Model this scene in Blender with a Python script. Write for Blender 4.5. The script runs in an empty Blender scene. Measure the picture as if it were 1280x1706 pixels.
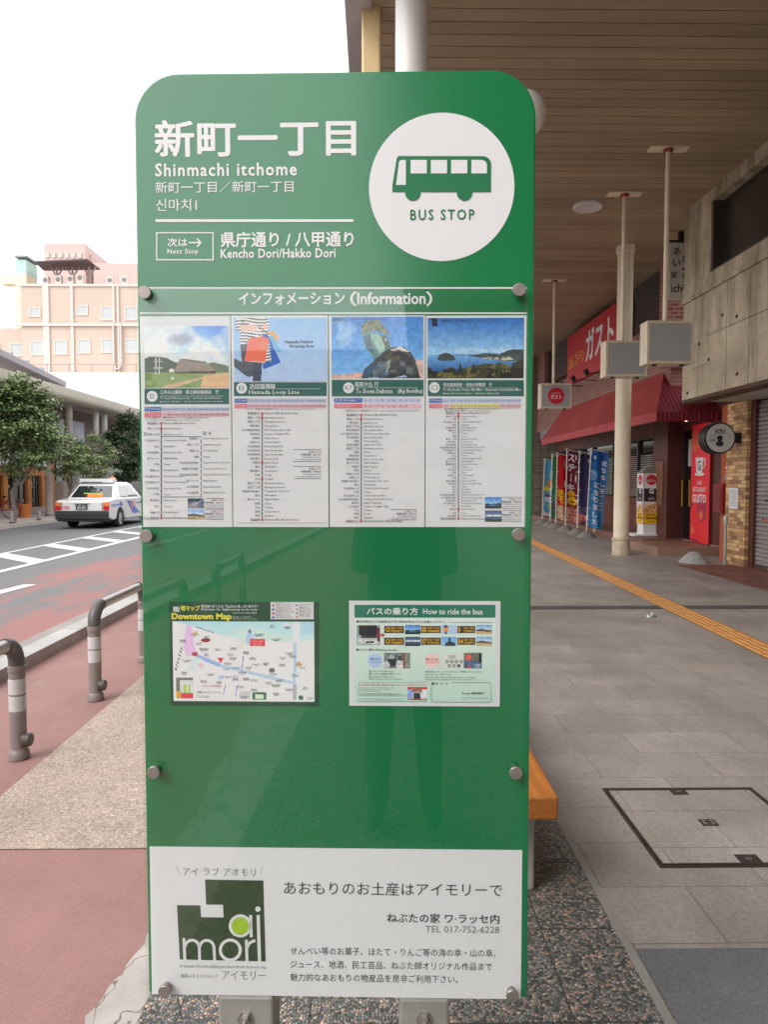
import bpy, bmesh, math, random
import numpy as np
from mathutils import Vector, Matrix
R = math.radians
random.seed(7)
SC = bpy.context.scene
COL = SC.collection
# ------------------------------------------------------------------ camera
CAM_H = 1.55
FPX, CX, CY = 1150.0, 640.0, 853.0          # lens in photograph pixels (1280 x 1706)
TILT, YAW = math.atan(54/FPX), math.atan(15/FPX)
cam_d = bpy.data.cameras.new('camera'); cam = bpy.data.objects.new('camera', cam_d); COL.objects.link(cam)
cam.location = (0, 0, CAM_H); cam.rotation_euler = (R(90) - TILT, 0, -YAW)
cam_d.sensor_fit = 'VERTICAL'; cam_d.sensor_height = 36; cam_d.lens = 36*FPX/1706
cam_d.clip_start = .02; cam_d.clip_end = 2000
SC.camera = cam
# ------------------------------------------------------------------ light
SUN_EL, SUN_AZ = 44, -128                    # azimuth from +Y towards +X
w = bpy.data.worlds.new('World'); SC.world = w; w.use_nodes = True
nt = w.node_tree; nt.nodes.clear()
sky = nt.nodes.new('ShaderNodeTexSky'); sky.sky_type = 'NISHITA'; sky.sun_disc = False
sky.sun_elevation = R(SUN_EL); sky.sun_rotation = R(SUN_AZ)
sky.air_density = 1.0; sky.dust_density = 4.0; sky.ozone_density = 1.0
hs = nt.nodes.new('ShaderNodeHueSaturation'); hs.inputs['Saturation'].default_value = .12
bg = nt.nodes.new('ShaderNodeBackground'); bg.inputs['Strength'].default_value = .15
ow = nt.nodes.new('ShaderNodeOutputWorld')
nt.links.new(sky.outputs[0], hs.inputs['Color']); mxw = nt.nodes.new('ShaderNodeMix'); mxw.data_type = 'RGBA'; mxw.inputs[0].default_value = .55; mxw.inputs[7].default_value = (8.2, 8.3, 8.5, 1)   # even cloud cover over the clear-sky gradient
nt.links.new(hs.outputs[0], mxw.inputs[6]); nt.links.new(mxw.outputs[2], bg.inputs[0]); nt.links.new(bg.outputs[0], ow.inputs[0])
sd = bpy.data.lights.new('sun', 'SUN'); sd.energy = .5; sd.angle = R(25); sd.color = (1, .95, .88)
sun = bpy.data.objects.new('sun', sd); COL.objects.link(sun)
_d = Vector((math.sin(R(SUN_AZ))*math.cos(R(SUN_EL)), math.cos(R(SUN_AZ))*math.cos(R(SUN_EL)), math.sin(R(SUN_EL))))
sun.rotation_euler = _d.to_track_quat('Z', 'Y').to_euler()
SC.view_settings.view_transform = 'Standard'; SC.view_settings.look = 'None'
SC.view_settings.exposure = 1.1; SC.view_settings.gamma = 1
SC.cycles.use_denoising = True
SC.cycles.max_bounces = 8; SC.cycles.transparent_max_bounces = 12
# ------------------------------------------------------------------ helpers
def S(r, g, b, k=1.0):                        # 8-bit sRGB -> linear
    f = lambda c: ((c/255)/12.92 if c/255 <= .04045 else ((c/255+.055)/1.055)**2.4)
    return (f(r)*k, f(g)*k, f(b)*k)
MATS = {}
def M(name, col, rough=.6, metal=0, var=.0, vs=3.0, bump=0., bs=60., spec=.5, coat=0, detail=4):
    if name in MATS: return MATS[name]
    m = bpy.data.materials.new(name); m.use_nodes = True; MATS[name] = m
    n = m.node_tree; b = n.nodes['Principled BSDF']
    b.inputs['Roughness'].default_value = rough; b.inputs['Metallic'].default_value = metal
    b.inputs['Specular IOR Level'].default_value = spec; b.inputs['Coat Weight'].default_value = coat
    b.inputs['Base Color'].default_value = (*col, 1)
    if var or bump:
        tc = n.nodes.new('ShaderNodeTexCoord')
    if var:
        nz = n.nodes.new('ShaderNodeTexNoise'); nz.inputs['Scale'].default_value = vs; nz.inputs['Detail'].default_value = detail
        nz.inputs['Roughness'].default_value = .65
        mr = n.nodes.new('ShaderNodeMapRange'); mr.inputs[1].default_value = .3; mr.inputs[2].default_value = .7
        mr.inputs[3].default_value = 1-var; mr.inputs[4].default_value = 1+var
        mx = n.nodes.new('ShaderNodeVectorMath'); mx.operation = 'SCALE'; mx.inputs[0].default_value = col
        n.links.new(tc.outputs['Object'], nz.inputs['Vector']); n.links.new(nz.outputs['Fac'], mr.inputs[0])
        n.links.new(mr.outputs[0], mx.inputs['Scale']); n.links.new(mx.outputs[0], b.inputs['Base Color'])
    if bump:
        nb = n.nodes.new('ShaderNodeTexNoise'); nb.inputs['Scale'].default_value = bs; nb.inputs['Detail'].default_value = 3
        bp = n.nodes.new('ShaderNodeBump'); bp.inputs['Strength'].default_value = bump; bp.inputs['Distance'].default_value = .01
        n.links.new(tc.outputs['Object'], nb.inputs['Vector']); n.links.new(nb.outputs['Fac'], bp.inputs['Height']); n.links.new(bp.outputs[0], b.inputs['Normal'])
    return m
class NB:                                     # small node-building helper for the richer materials
    def __init__(s, name):
        s.m = bpy.data.materials.new(name); s.m.use_nodes = True; s.t = s.m.node_tree; s.b = s.t.nodes['Principled BSDF']
        s.tc = s.t.nodes.new('ShaderNodeTexCoord'); s.o = s.tc.outputs['Object']; MATS[name] = s.m
    def n(s, typ, **kw):
        x = s.t.nodes.new('ShaderNode'+typ)
        for k, v in kw.items():
            if k.startswith('_'): setattr(x, k[1:], v)
            else:
                i = x.inputs[int(k[1:])] if k[0] == 'i' and k[1:].isdigit() else x.inputs[k.replace('__', ' ')]
                if hasattr(v, 'is_output') or isinstance(v, bpy.types.NodeSocket): s.t.links.new(v, i)
                else: i.default_value = v
        return x
    def mapping(s, scale=(1, 1, 1), loc=(0, 0, 0), rot=(0, 0, 0)):
        return s.n('Mapping', Vector=s.o, Scale=scale, Location=loc, Rotation=rot).outputs[0]
    def noise(s, scale, detail=4, vec=None, rough=.6):
        return s.n('TexNoise', Vector=vec or s.o, Scale=scale, Detail=detail, Roughness=rough).outputs['Fac']
    def ramp(s, fac, stops):
        r = s.n('ValToRGB', Fac=fac); e = r.color_ramp.elements
        while len(e) < len(stops): e.new(.5)
        for i, (p, c) in enumerate(stops):
            e[i].position = p; e[i].color = (*c, 1) if len(c) == 3 else c
        return r.outputs[0]
    def rng(s, v, a, b, c, d): return s.n('MapRange', i0=v, i1=a, i2=b, i3=c, i4=d).outputs[0]
    def mix(s, f, a, b, bt='MIX'):
        x = s.n('Mix', _data_type='RGBA', _blend_type=bt)
        for k, v in ((0, f), (6, a), (7, b)):
            if isinstance(v, bpy.types.NodeSocket): s.t.links.new(v, x.inputs[k])
            else: x.inputs[k].default_value = (*v, 1) if isinstance(v, tuple) and len(v) == 3 else v
        return x.outputs[2]
    def mul(s, col, fac): return s.n('VectorMath', _operation='SCALE', i0=col, Scale=fac).outputs[0]
    def math(s, op, a, b=0.): return s.n('Math', _operation=op, i0=a, i1=b).outputs[0]
    def bump(s, h, st=.3, dist=.01):
        x = s.n('Bump', Strength=st, Distance=dist, Height=h); s.t.links.new(x.outputs[0], s.b.inputs['Normal'])
    def col(s, c): s.t.links.new(c, s.b.inputs['Base Color'])
    def fin(s, rough=.7, spec=.4):
        if isinstance(rough, bpy.types.NodeSocket): s.t.links.new(rough, s.b.inputs['Roughness'])
        else: s.b.inputs['Roughness'].default_value = rough
        s.b.inputs['Specular IOR Level'].default_value = spec; return s.m

_TX = {}
def glyphs(body, res=2, off=0.0, sp=1.0):
    k = (body, res, off, sp)
    if k not in _TX:
        cu = bpy.data.curves.new('t', 'FONT'); cu.body = body; cu.resolution_u = res; cu.offset = off; cu.space_character = sp; cu.fill_mode = 'FRONT'
        o = bpy.data.objects.new('t', cu); COL.objects.link(o); bpy.context.view_layer.update()
        e = o.evaluated_get(bpy.context.evaluated_depsgraph_get()); me = e.to_mesh()
        v = [(q.co.x, q.co.y) for q in me.vertices]; f = [tuple(p.vertices) for p in me.polygons]
        e.to_mesh_clear(); bpy.data.objects.remove(o); bpy.data.curves.remove(cu)
        a = np.array(v) if v else np.zeros((0, 2))
        _TX[k] = (a, f)
    return _TX[k]

class MB:
    def __init__(s): s.v = []; s.f = []; s.m = []; s.c = None
    def add(s, vs, fs, mi=0):
        k = len(s.v); s.v += [tuple(map(float, p)) for p in vs]
        for f in fs: s.f.append(tuple(k+i for i in f)); s.m.append(mi)
    def box(s, x0, x1, y0, y1, z0, z1, mi=0):
        s.add([(x0, y0, z0), (x1, y0, z0), (x1, y1, z0), (x0, y1, z0), (x0, y0, z1), (x1, y0, z1), (x1, y1, z1), (x0, y1, z1)],
              [(0, 3, 2, 1), (4, 5, 6, 7), (0, 1, 5, 4), (1, 2, 6, 5), (2, 3, 7, 6), (3, 0, 4, 7)], mi)
    def quad(s, a, b, c, d, mi=0): s.add([a, b, c, d], [(0, 1, 2, 3)], mi)
    def prism(s, pts, dirv, mi=0, cap=True):   # polygon (3-D points) extruded along dirv
        n = len(pts); d = Vector(dirv); p2 = [tuple(Vector(p)+d) for p in pts]
        fs = [(i, (i+1) % n, n+(i+1) % n, n+i) for i in range(n)]
        if cap: fs += [tuple(range(n-1, -1, -1)), tuple(range(n, 2*n))]
        s.add(list(pts)+p2, fs, mi)
    def cyl(s, p0, p1, r0, r1=None, n=16, mi=0, cap=True):
        r1 = r0 if r1 is None else r1; p0 = Vector(p0); p1 = Vector(p1); ax = (p1-p0).normalized()
        a = ax.orthogonal().normalized(); b = ax.cross(a)
        vs = [p0+(a*math.cos(t)+b*math.sin(t))*r0 for t in [2*math.pi*i/n for i in range(n)]]
        vs += [p1+(a*math.cos(t)+b*math.sin(t))*r1 for t in [2*math.pi*i/n for i in range(n)]]
        fs = [(i, (i+1) % n, n+(i+1) % n, n+i) for i in range(n)]
        if cap: fs += [tuple(range(n-1, -1, -1)), tuple(range(n, 2*n))]
        s.add(vs, fs, mi)
    def tube(s, path, r, n=12, mi=0, closed=False):
        P = [Vector(p) for p in path]; k = len(P); rings = []; prev = None
        for i in range(k):
            t = (P[(i+1) % k]-P[i-1]) if closed else (P[min(i+1, k-1)]-P[max(i-1, 0)])
            t.normalize()
            a = t.orthogonal() if prev is None else prev-t*prev.dot(t)
            a.normalize(); prev = a; b = t.cross(a); rr = r[i] if isinstance(r, (list, tuple)) else r
            rings.append([P[i]+(a*math.cos(q)+b*math.sin(q))*rr for q in [2*math.pi*j/n for j in range(n)]])
        vs = [p for rg in rings for p in rg]; fs = []
        for i in range(k if closed else k-1):
            o = i*n; o2 = ((i+1) % k)*n
            fs += [(o+j, o+(j+1) % n, o2+(j+1) % n, o2+j) for j in range(n)]
        if not closed: fs += [tuple(range(n-1, -1, -1)), tuple(range((k-1)*n, k*n))]
        s.add(vs, fs, mi)
    def lathe(s, c, prof, n=24, mi=0, axis='z', cap=True):   # prof: (radius, height)
        vs = []; fs = []
        for r, h in prof:
            for j in range(n):
                t = 2*math.pi*j/n; x, y = r*math.cos(t), r*math.sin(t)
                vs.append((c[0]+x, c[1]+y, c[2]+h) if axis == 'z' else (c[0]+h, c[1]+x, c[2]+y) if axis == 'x' else (c[0]+x, c[1]-h, c[2]+y))
        for i in range(len(prof)-1):
            for j in range(n): fs.append((i*n+j, i*n+(j+1) % n, (i+1)*n+(j+1) % n, (i+1)*n+j))
        if cap and prof[0][0] > 0: fs.append(tuple(range(n-1, -1, -1)))
        if cap and prof[-1][0] > 0: fs.append(tuple(range((len(prof)-1)*n, len(prof)*n)))
        s.add(vs, fs, mi)
    def disc(s, c, r, ex, ez, n=40, mi=0, r2=None):
        c = Vector(c); ex = Vector(ex); ez = Vector(ez)
        s.add([c+ex*(r*math.cos(2*math.pi*i/n))+ez*((r2 or r)*math.sin(2*math.pi*i/n)) for i in range(n)], [tuple(range(n))], mi)
    def text(s, body, o, ex, ez, h=None, w=None, mi=0, off=0., res=2, al='l', warp=None, sp=1.0):
        bold = off if (off > 0 and res > 1 and warp is None) else 0
        v, f = glyphs(body, res, 0.0 if bold else off, sp)
        if len(v) == 0: return
        lo = v.min(0); hi = v.max(0); sz = hi-lo
        if h is None: ky = kx = w/sz[0]
        elif w is None: kx = ky = h/sz[1]
        else: kx = w/sz[0]; ky = h/sz[1]
        u = (v-lo)*[kx, ky]
        if al == 'c': u[:, 0] -= sz[0]*kx/2
        if al == 'r': u[:, 0] -= sz[0]*kx
        o = np.array(o, float); ex = np.array(ex, float); ez = np.array(ez, float)
        p = o+u[:, :1]*ex+u[:, 1:]*ez
        if warp is not None: p = np.array([warp(q) for q in p])
        s.add(p.tolist(), f, mi)
        if bold:                                # heavier weight: the same letters laid again a hair to each side
            nn = np.cross(ex, ez)
            for i, (a, c) in enumerate(((1, 0), (-1, 0), (0, 1), (0, -1), (.7, .7), (-.7, .7), (.7, -.7), (-.7, -.7))):
                s.add((p+ex*(a*bold*kx)+ez*(c*bold*ky)+nn*(6e-6*(i+1))).tolist(), f, mi)
    def build(s, name, mats, parent=None, local=False, smooth=None, bevel=0, kind=None, bseg=2):
        me = bpy.data.meshes.new(name)
        off = Vector((0, 0, 0))
        if parent is not None and not local:
            p = parent
            while p: off += p.location; p = p.parent
        me.from_pydata([(a[0]-off.x, a[1]-off.y, a[2]-off.z) for a in s.v], [], s.f)
        for m in (mats if isinstance(mats, (list, tuple)) else [mats]): me.materials.append(m)
        me.polygons.foreach_set('material_index', s.m)
        if smooth:
            me.polygons.foreach_set('use_smooth', [True]*len(me.polygons)); me.set_sharp_from_angle(angle=R(smooth))
        if s.c is not None:
            ca = me.color_attributes.new('col', 'FLOAT_COLOR', 'CORNER')
            ca.data.foreach_set('color', np.concatenate([np.repeat(s.c, 4, axis=0), np.ones((len(s.c)*4, 1))], 1).ravel())
        me.update()
        o = bpy.data.objects.new(name, me); COL.objects.link(o)
        if parent is not None: o.parent = parent
        if bevel:
            b = o.modifiers.new('bevel', 'BEVEL'); b.width = bevel; b.segments = bseg; b.limit_method = 'ANGLE'; b.angle_limit = R(40)
            if not smooth: b.harden_normals = False
        if kind: o['kind'] = kind
        return o
def thing(name, label, cat, loc=(0, 0, 0), group=None, rz=0):
    o = bpy.data.objects.new(name, None); COL.objects.link(o); o.location = loc; o.rotation_euler = (0, 0, rz)
    o.empty_display_size = .1
    return tag(o, label, cat, group)
def tag(o, label, cat, group=None):
    o['label'] = label; o['category'] = cat
    if group: o['group'] = group
    return o
def copy_tree(o, parent=None):
    c = o.copy(); COL.objects.link(c); c.parent = parent
    for ch in o.children: copy_tree(ch, c)
    return c
# ------------------------------------------------------------------ little picture rasteriser for printed photographs
class Pic:
    def __init__(s, W, H, col=(255, 255, 255)):
        s.W, s.H = W, H; s.a = np.zeros((H, W, 3)); s.a[:] = col
        s.y, s.x = np.mgrid[0:H, 0:W]; s.x = (s.x+.5)/W; s.y = (s.y+.5)/H      # y runs down
        s.rs = np.random.RandomState(3)
    def noise(s, sc, oct=4):
        out = np.zeros((s.H, s.W)); amp = 1; tot = 0
        for o in range(oct):
            gw, gh = max(2, int(sc)+1), max(2, int(sc*s.H/s.W)+1)
            g = s.rs.rand(gh+1, gw+1); fx = s.x*(gw-1); fy = s.y*(gh-1)
            ix = fx.astype(int); iy = fy.astype(int); tx = fx-ix; ty = fy-iy; tx = tx*tx*(3-2*tx); ty = ty*ty*(3-2*ty)
            out += amp*((g[iy, ix]*(1-tx)+g[iy, ix+1]*tx)*(1-ty)+(g[iy+1, ix]*(1-tx)+g[iy+1, ix+1]*tx)*ty); tot += amp; amp *= .55; sc *= 2
        return out/tot
    def soft(s, v, lo, hi): return np.clip((v-lo)/(hi-lo), 0, 1)
    def put(s, mask, col, a=1.0):
        m = (mask.astype(float)*a)[..., None]; s.a = s.a*(1-m)+np.array(col)*m
    def grad(s, mask, c0, c1, y0=0, y1=1):
        t = np.clip((s.y-y0)/(y1-y0), 0, 1)[..., None]; c = np.array(c0)*(1-t)+np.array(c1)*t
        m = mask.astype(float)[..., None]; s.a = s.a*(1-m)+c*m
    def rect(s, x0, y0, x1, y1): return (s.x >= x0) & (s.x <= x1) & (s.y >= y0) & (s.y <= y1)
    def ell(s, cx, cy, rx, ry): return ((s.x-cx)/rx)**2+((s.y-cy)/ry)**2 <= 1
    def poly(s, pts):
        ins = np.zeros(s.x.shape, bool); n = len(pts)
        for i in range(n):
            (x0, y0), (x1, y1) = pts[i], pts[(i+1) % n]
            if y0 == y1: continue
            c = ((y0 > s.y) != (y1 > s.y)) & (s.x < (x1-x0)*(s.y-y0)/(y1-y0)+x0); ins ^= c
        return ins
    def line(s, pts, wd):
        m = np.zeros(s.x.shape, bool); asp = s.H/s.W
        for (x0, y0), (x1, y1) in zip(pts[:-1], pts[1:]):
            dx, dy = x1-x0, (y1-y0)*asp; L = dx*dx+dy*dy+1e-9
            t = np.clip(((s.x-x0)*dx+(s.y-y0)*asp*dy)/L, 0, 1)
            m |= ((s.x-x0-t*dx)**2+((s.y-y0)*asp-t*dy)**2) <= (wd/2)**2
        return m
    def speck(s, amt, sc=30): s.a = s.a*(1+amt*(s.noise(sc, 3)[..., None]-.5)*2)
    def lin(s, k=1.2):
        c = np.clip(s.a, 0, 255)/255; l = np.where(c <= .04045, c/12.92, ((c+.055)/1.055)**2.4)
        return np.clip(l*k, 0, .88)
def pic_mb(pic, fn, k=1.2):                    # fn(u, v) -> 3-D point, u right, v up, both 0..1
    mb = MB(); W, H = pic.W, pic.H
    vs = [fn(i/W, 1-j/H) for j in range(H+1) for i in range(W+1)]
    fs = [(j*(W+1)+i, (j+1)*(W+1)+i, (j+1)*(W+1)+i+1, j*(W+1)+i+1) for j in range(H) for i in range(W)]
    mb.add(vs, fs, 0); mb.c = pic.lin(k).reshape(-1, 3); return mb
def print_mat(name, rough=.45):
    nb = NB(name); a = nb.n('Attribute', _attribute_name='col'); nb.col(a.outputs['Color']); return nb.fin(rough, .4)
PRINT = print_mat('printed_photo'); CLOTH_PRINT = print_mat('printed_cloth', .85)
# ------------------------------------------------------------------ shared materials
WHITE = M('white_paint', (.78, .78, .77), .5, var=.04)
OFFWHITE = M('cream_paint', S(224, 210, 184), .5, var=.08, vs=2.5)
DARK = M('dark_metal', (.03, .03, .032), .45, .6)
STEEL = M('brushed_steel', (.42, .40, .38), .38, .9, var=.08, vs=40)
GALV = M('galvanised_steel', (.40, .39, .37), .5, .55, var=.15, vs=9)
GLASSD = M('dark_glass', (.012, .014, .016), .05, spec=.6)
BLACK = M('black_ink', (.02, .02, .022), .6)
WINK = M('white_ink', (.80, .80, .80), .5)
GREYINK = M('grey_ink', (.10, .10, .105), .6)
# ================================================================== SETTING: ground, road, paving
def sheet(name, x0, x1, y0, y1, z, m, kind='structure'):
    b = MB(); b.quad((x0, y0, z), (x1, y0, z), (x1, y1, z), (x0, y1, z)); return b.build(name, m, kind=kind)
# asphalt
nb = NB('asphalt'); c = nb.ramp(nb.noise(220, 3), [(.3, (.125, .125, .13)), (.7, (.22, .22, .22))])
c = nb.mix(nb.rng(nb.noise(.9, 5, nb.mapping((1.4, .25, 1))), .35, .7, 0, .5), c, (.22, .215, .21)); nb.col(c); nb.bump(nb.noise(250, 2), .3, .006); ASPH = nb.fin(.85, .3)
# worn red bus lane
nb = NB('red_lane_asphalt'); v = nb.mapping((1.0, .33, 1))
g = nb.ramp(nb.noise(200, 3), [(.3, (.14, .135, .14)), (.7, (.23, .22, .22))])
rd = nb.ramp(nb.noise(160, 3), [(.3, (.27, .125, .115)), (.7, (.38, .20, .185))])
msk = nb.rng(nb.math('ADD', nb.noise(.85, 5, v, .7), nb.rng(nb.n('SeparateXYZ', Vector=nb.o).outputs[0], -6.0, -3.2, -.16, .06)), .41, .52, 0, 1)
nb.col(nb.mix(msk, g, rd)); nb.bump(nb.noise(230, 2), .3, .006); REDLANE = nb.fin(.85, .3)
# red pedestrian asphalt
nb = NB('red_pavement_asphalt'); a = nb.ramp(nb.noise(170, 3), [(.25, (.245, .130, .115)), (.75, (.355, .205, .185))])
a = nb.mul(a, nb.rng(nb.noise(1.1, 6, rough=.7), .3, .7, .80, 1.16))
sp = nb.rng(nb.n('TexVoronoi', Vector=nb.o, Scale=4.2).outputs['Distance'], .03, .075, 1, 0)
a = nb.mix(nb.math('MULTIPLY', sp, .5), a, (.15, .115, .125)); a = nb.mix(nb.rng(nb.noise(2.6, 6, nb.mapping((1, .5, 1)), .75), .58, .75, 0, .35), a, (.42, .33, .30)); a = nb.mix(nb.rng(nb.noise(7, 4), .64, .7, 0, .3), a, (.20, .13, .12)); nb.col(a); nb.bump(nb.noise(260, 2), .25, .004); REDPAVE = nb.fin(.8, .3)
# exposed aggregate, beige
nb = NB('beige_aggregate'); vo = nb.n('TexVoronoi', Vector=nb.o, Scale=120)
cc = nb.ramp(nb.n('SeparateColor', Color=vo.outputs['Color']).outputs[0], [(0, (.24, .185, .15)), (.3, (.37, .285, .235)), (.6, (.44, .35, .27)), (.8, (.43, .335, .30)), (1, (.58, .49, .42))])
cc = nb.mul(cc, nb.rng(nb.noise(1.8, 6, rough=.7), .3, .7, .80, 1.16)); cc = nb.mix(nb.rng(nb.noise(9, 3), .66, .71, 0, .5), cc, (.62, .55, .48)); nb.col(cc); nb.bump(vo.outputs['Distance'], .5, .004); AGG = nb.fin(.75, .35)
# dark washed-pebble slabs
nb = NB('pebble_slab'); vo = nb.n('TexVoronoi', Vector=nb.o, Scale=100, Randomness=.95)
sc = nb.n('SeparateColor', Color=vo.outputs['Color'])
pc = nb.ramp(sc.outputs[0], [(0, (.085, .095, .090)), (.22, (.15, .16, .15)), (.45, (.25, .255, .235)), (.66, (.31, .295, .255)), (.77, (.44, .29, .22)), (.88, (.52, .39, .30)), (1, (.42, .40, .35))])
for e in nb.t.nodes:
    if e.type == 'VALTORGB': e.color_ramp.interpolation = 'CONSTANT'
pc = nb.mul(pc, nb.rng(sc.outputs[1], 0, 1, .75, 1.2))
ed = nb.n('TexVoronoi', Vector=nb.o, Scale=100, Randomness=.95, _feature='DISTANCE_TO_EDGE').outputs['Distance']
pc = nb.mix(nb.rng(ed, .02, .11, .8, 0), pc, (.055, .053, .05))
br = nb.n('TexBrick', Vector=nb.mapping(loc=(.19, .16, 0)), _offset=0., Scale=1., Mortar__Size=.004, Mortar__Smooth=.2, Brick__Width=.38, Row__Height=.41)
pc = nb.mix(nb.math('MULTIPLY', br.outputs['Fac'], .8), pc, (.045, .042, .04)); nb.col(pc)
nb.bump(nb.rng(ed, 0, .2, 0, 1), .8, .006); PEBB = nb.fin(.45, .5)
# grey stone paving
def stone(name, k, W=.64, Hh=.32, loc=(.1, .02, 0), joints=True):
    nb = NB(name); v = nb.mapping(loc=loc)
    br = nb.n('TexBrick', Vector=v, _offset=.5, Scale=1., Mortar__Size=.003, Mortar__Smooth=.3, Bias=0., Brick__Width=W, Row__Height=Hh,
              Color1=(.90, .90, .90, 1), Color2=(1.08, 1.08, 1.08, 1), Mortar=(.9, .9, .9, 1))
    base = nb.ramp(nb.noise(90, 4, rough=.75), [(.28, tuple(x*k for x in (.19, .164, .146))), (.5, tuple(x*k for x in (.275, .242, .216))), (.74, tuple(x*k for x in (.37, .33, .30)))])
    base = nb.n('VectorMath', _operation='MULTIPLY', i0=base, i1=br.outputs['Color']).outputs[0]
    base = nb.mul(base, nb.rng(nb.noise(.9, 6, rough=.7), .28, .72, .72, 1.2))
    base = nb.mul(base, nb.rng(nb.noise(3.2, 5, nb.mapping((1., .35, 1)), .7), .3, .7, .88, 1.1))
    st = nb.rng(nb.noise(5, 3), .68, .74, 0, .4); base = nb.mix(st, base, (.10, .09, .085))
    if joints: base = nb.mix(nb.math('MULTIPLY', br.outputs['Fac'], .55), base, (.07, .06, .055))
    nb.col(base); nb.bump(nb.math('SUBTRACT', nb.noise(140, 3), br.outputs['Fac']), .25, .004)
    return nb.fin(nb.rng(nb.noise(1.5, 4), .3, .7, .42, .62), .5)
STONE = stone('stone_paving', 1.0); COVER = stone('stone_paving_inset', 1.22, loc=(.3, .19, 0))
nb = NB('tar_patch'); nb.col(nb.mul(nb.ramp(nb.noise(170, 4), [(.3, (.085, .085, .09)), (.72, (.17, .17, .175))]), nb.rng(nb.noise(2.4, 4), .3, .7, .85, 1.15))); nb.bump(nb.noise(240, 2), .3, .005); TAR = nb.fin(.8, .35)
nb = NB('cracked_mortar'); a = nb.ramp(nb.noise(7, 6), [(.3, (.34, .31, .28)), (.7, (.48, .445, .41))])
cr = nb.rng(nb.n('TexVoronoi', Vector=nb.n('VectorMath', _operation='ADD', i0=nb.mapping((2.6, 1.5, 1)), i1=nb.mul(nb.n('TexNoise', Vector=nb.o, Scale=9.).outputs['Color'], .35)).outputs[0], Scale=1.5, _feature='DISTANCE_TO_EDGE').outputs['Distance'], .004, .012, 1, 0)
nb.col(nb.mix(cr, a, (.16, .14, .13))); nb.bump(nb.noise(80, 4), .3, .005); MORTAR = nb.fin(.85, .3)
CONC = M('kerb_concrete', (.40, .385, .37), .8, var=.16, vs=2.2, bump=.25, bs=90)
PALEPAVE = M('far_pavement_slab', (.58, .52, .46), .8, var=.1, vs=1.3)
LINEPAINT = M('road_line_paint', (.64, .64, .63), .75, var=.16, vs=5)
REDBRICKF = M('x', (.1, .1, .1))

sheet('ground', -400, 400, -300, 700, -.10, M('far_ground', (.25, .24, .23), .9, var=.15, vs=.3))
sheet('road', -11.75, -3.0, -40, 160, -.02, ASPH)
sheet('bus_lane', -5.75, -3.052, -40, 160, -.016, REDLANE)
sheet('gutter', -3.42, -3.052, -40, 160, -.012, M('gutter_concrete', (.30, .265, .25), .85, var=.15, vs=2)); sheet('gutter_slot', -3.085, -3.052, -40, 160, -.010, M('gutter_dark', (.05, .045, .04), .9))
b = MB(); b.box(-3.05, -2.86, -40, 160, -.09, .10)
for y in range(-10, 40): b.box(-3.052, -2.858, y*2.0+.7, y*2.0+.706, .0, .1015, 1)
b.build('kerb', [CONC, M('kerb_joint', (.12, .11, .10), .9)], bevel=.012, kind='structure')
sheet('red_pavement', -2.86, -.60, -40, 160, -.004, REDPAVE)
sheet('beige_pavement', -1.84, -.60, 2.85, 160, .0, AGG)
random.seed(3)
# ragged pale mortar strip beside the pebble slabs
b = MB(); L = []; y = -3.0
while y < 2.75:
    x = -.79-.06*max(0, 2.3-y)+.018*math.sin(y*9)+random.uniform(-.010, .010)
    if y > 2.45: x = -.66-.1*(2.75-y)/.3
    L.append((x, y)); y += .035
for (xa, ya), (xb, yb) in zip(L[:-1], L[1:]): b.quad((xa, ya, .001), (-.62, ya, .001), (-.62, yb, .001), (xb, yb, .001))
b.build('mortar_strip', MORTAR, kind='structure')
sheet('pebble_pavement', -.68, .84, -40, 8.2, .004, PEBB)
sheet('pebble_pavement', -.68, .84, 8.2, 160, .004, PEBB)
sheet('stone_pavement', .84, 12, -40, 160, .004, STONE)
b = MB(); b.box(.825, .855, -40, 160, -.02, .0065); b.build('edge_strip', M('edge_stone', (.24, .22, .20), .7, var=.15, vs=3), kind='structure')
sheet('asphalt_patch', .86, 3.6, -.6, 2.19, .008, TAR)
b = MB(); b.quad((.86, 8.13, .008), (12, 8.13, .008), (12, 8.36, .008), (.86, 8.36, .008)); b.build('dark_stone_band', M('dark_band_stone', (.075, .072, .072), .55, var=.2, vs=4), kind='structure')
# red brick paving in front of the shuttered shop
nb = NB('red_brick_paving'); br = nb.n('TexBrick', Vector=nb.o, _offset=.5, Scale=1., Mortar__Size=.005, Brick__Width=.21, Row__Height=.105, Color1=(.17, .062, .045, 1), Color2=(.25, .10, .07, 1), Mortar=(.09, .06, .05, 1))
nb.col(nb.mul(br.outputs['Color'], nb.rng(nb.noise(3, 4), .3, .7, .7, 1.2))); nb.bump(br.outputs['Fac'], -.4, .004); RBP = nb.fin(.7, .4)
sheet('red_brick_pavement', 5.45, 6.62, -20, 12.35, .008, RBP)
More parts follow.
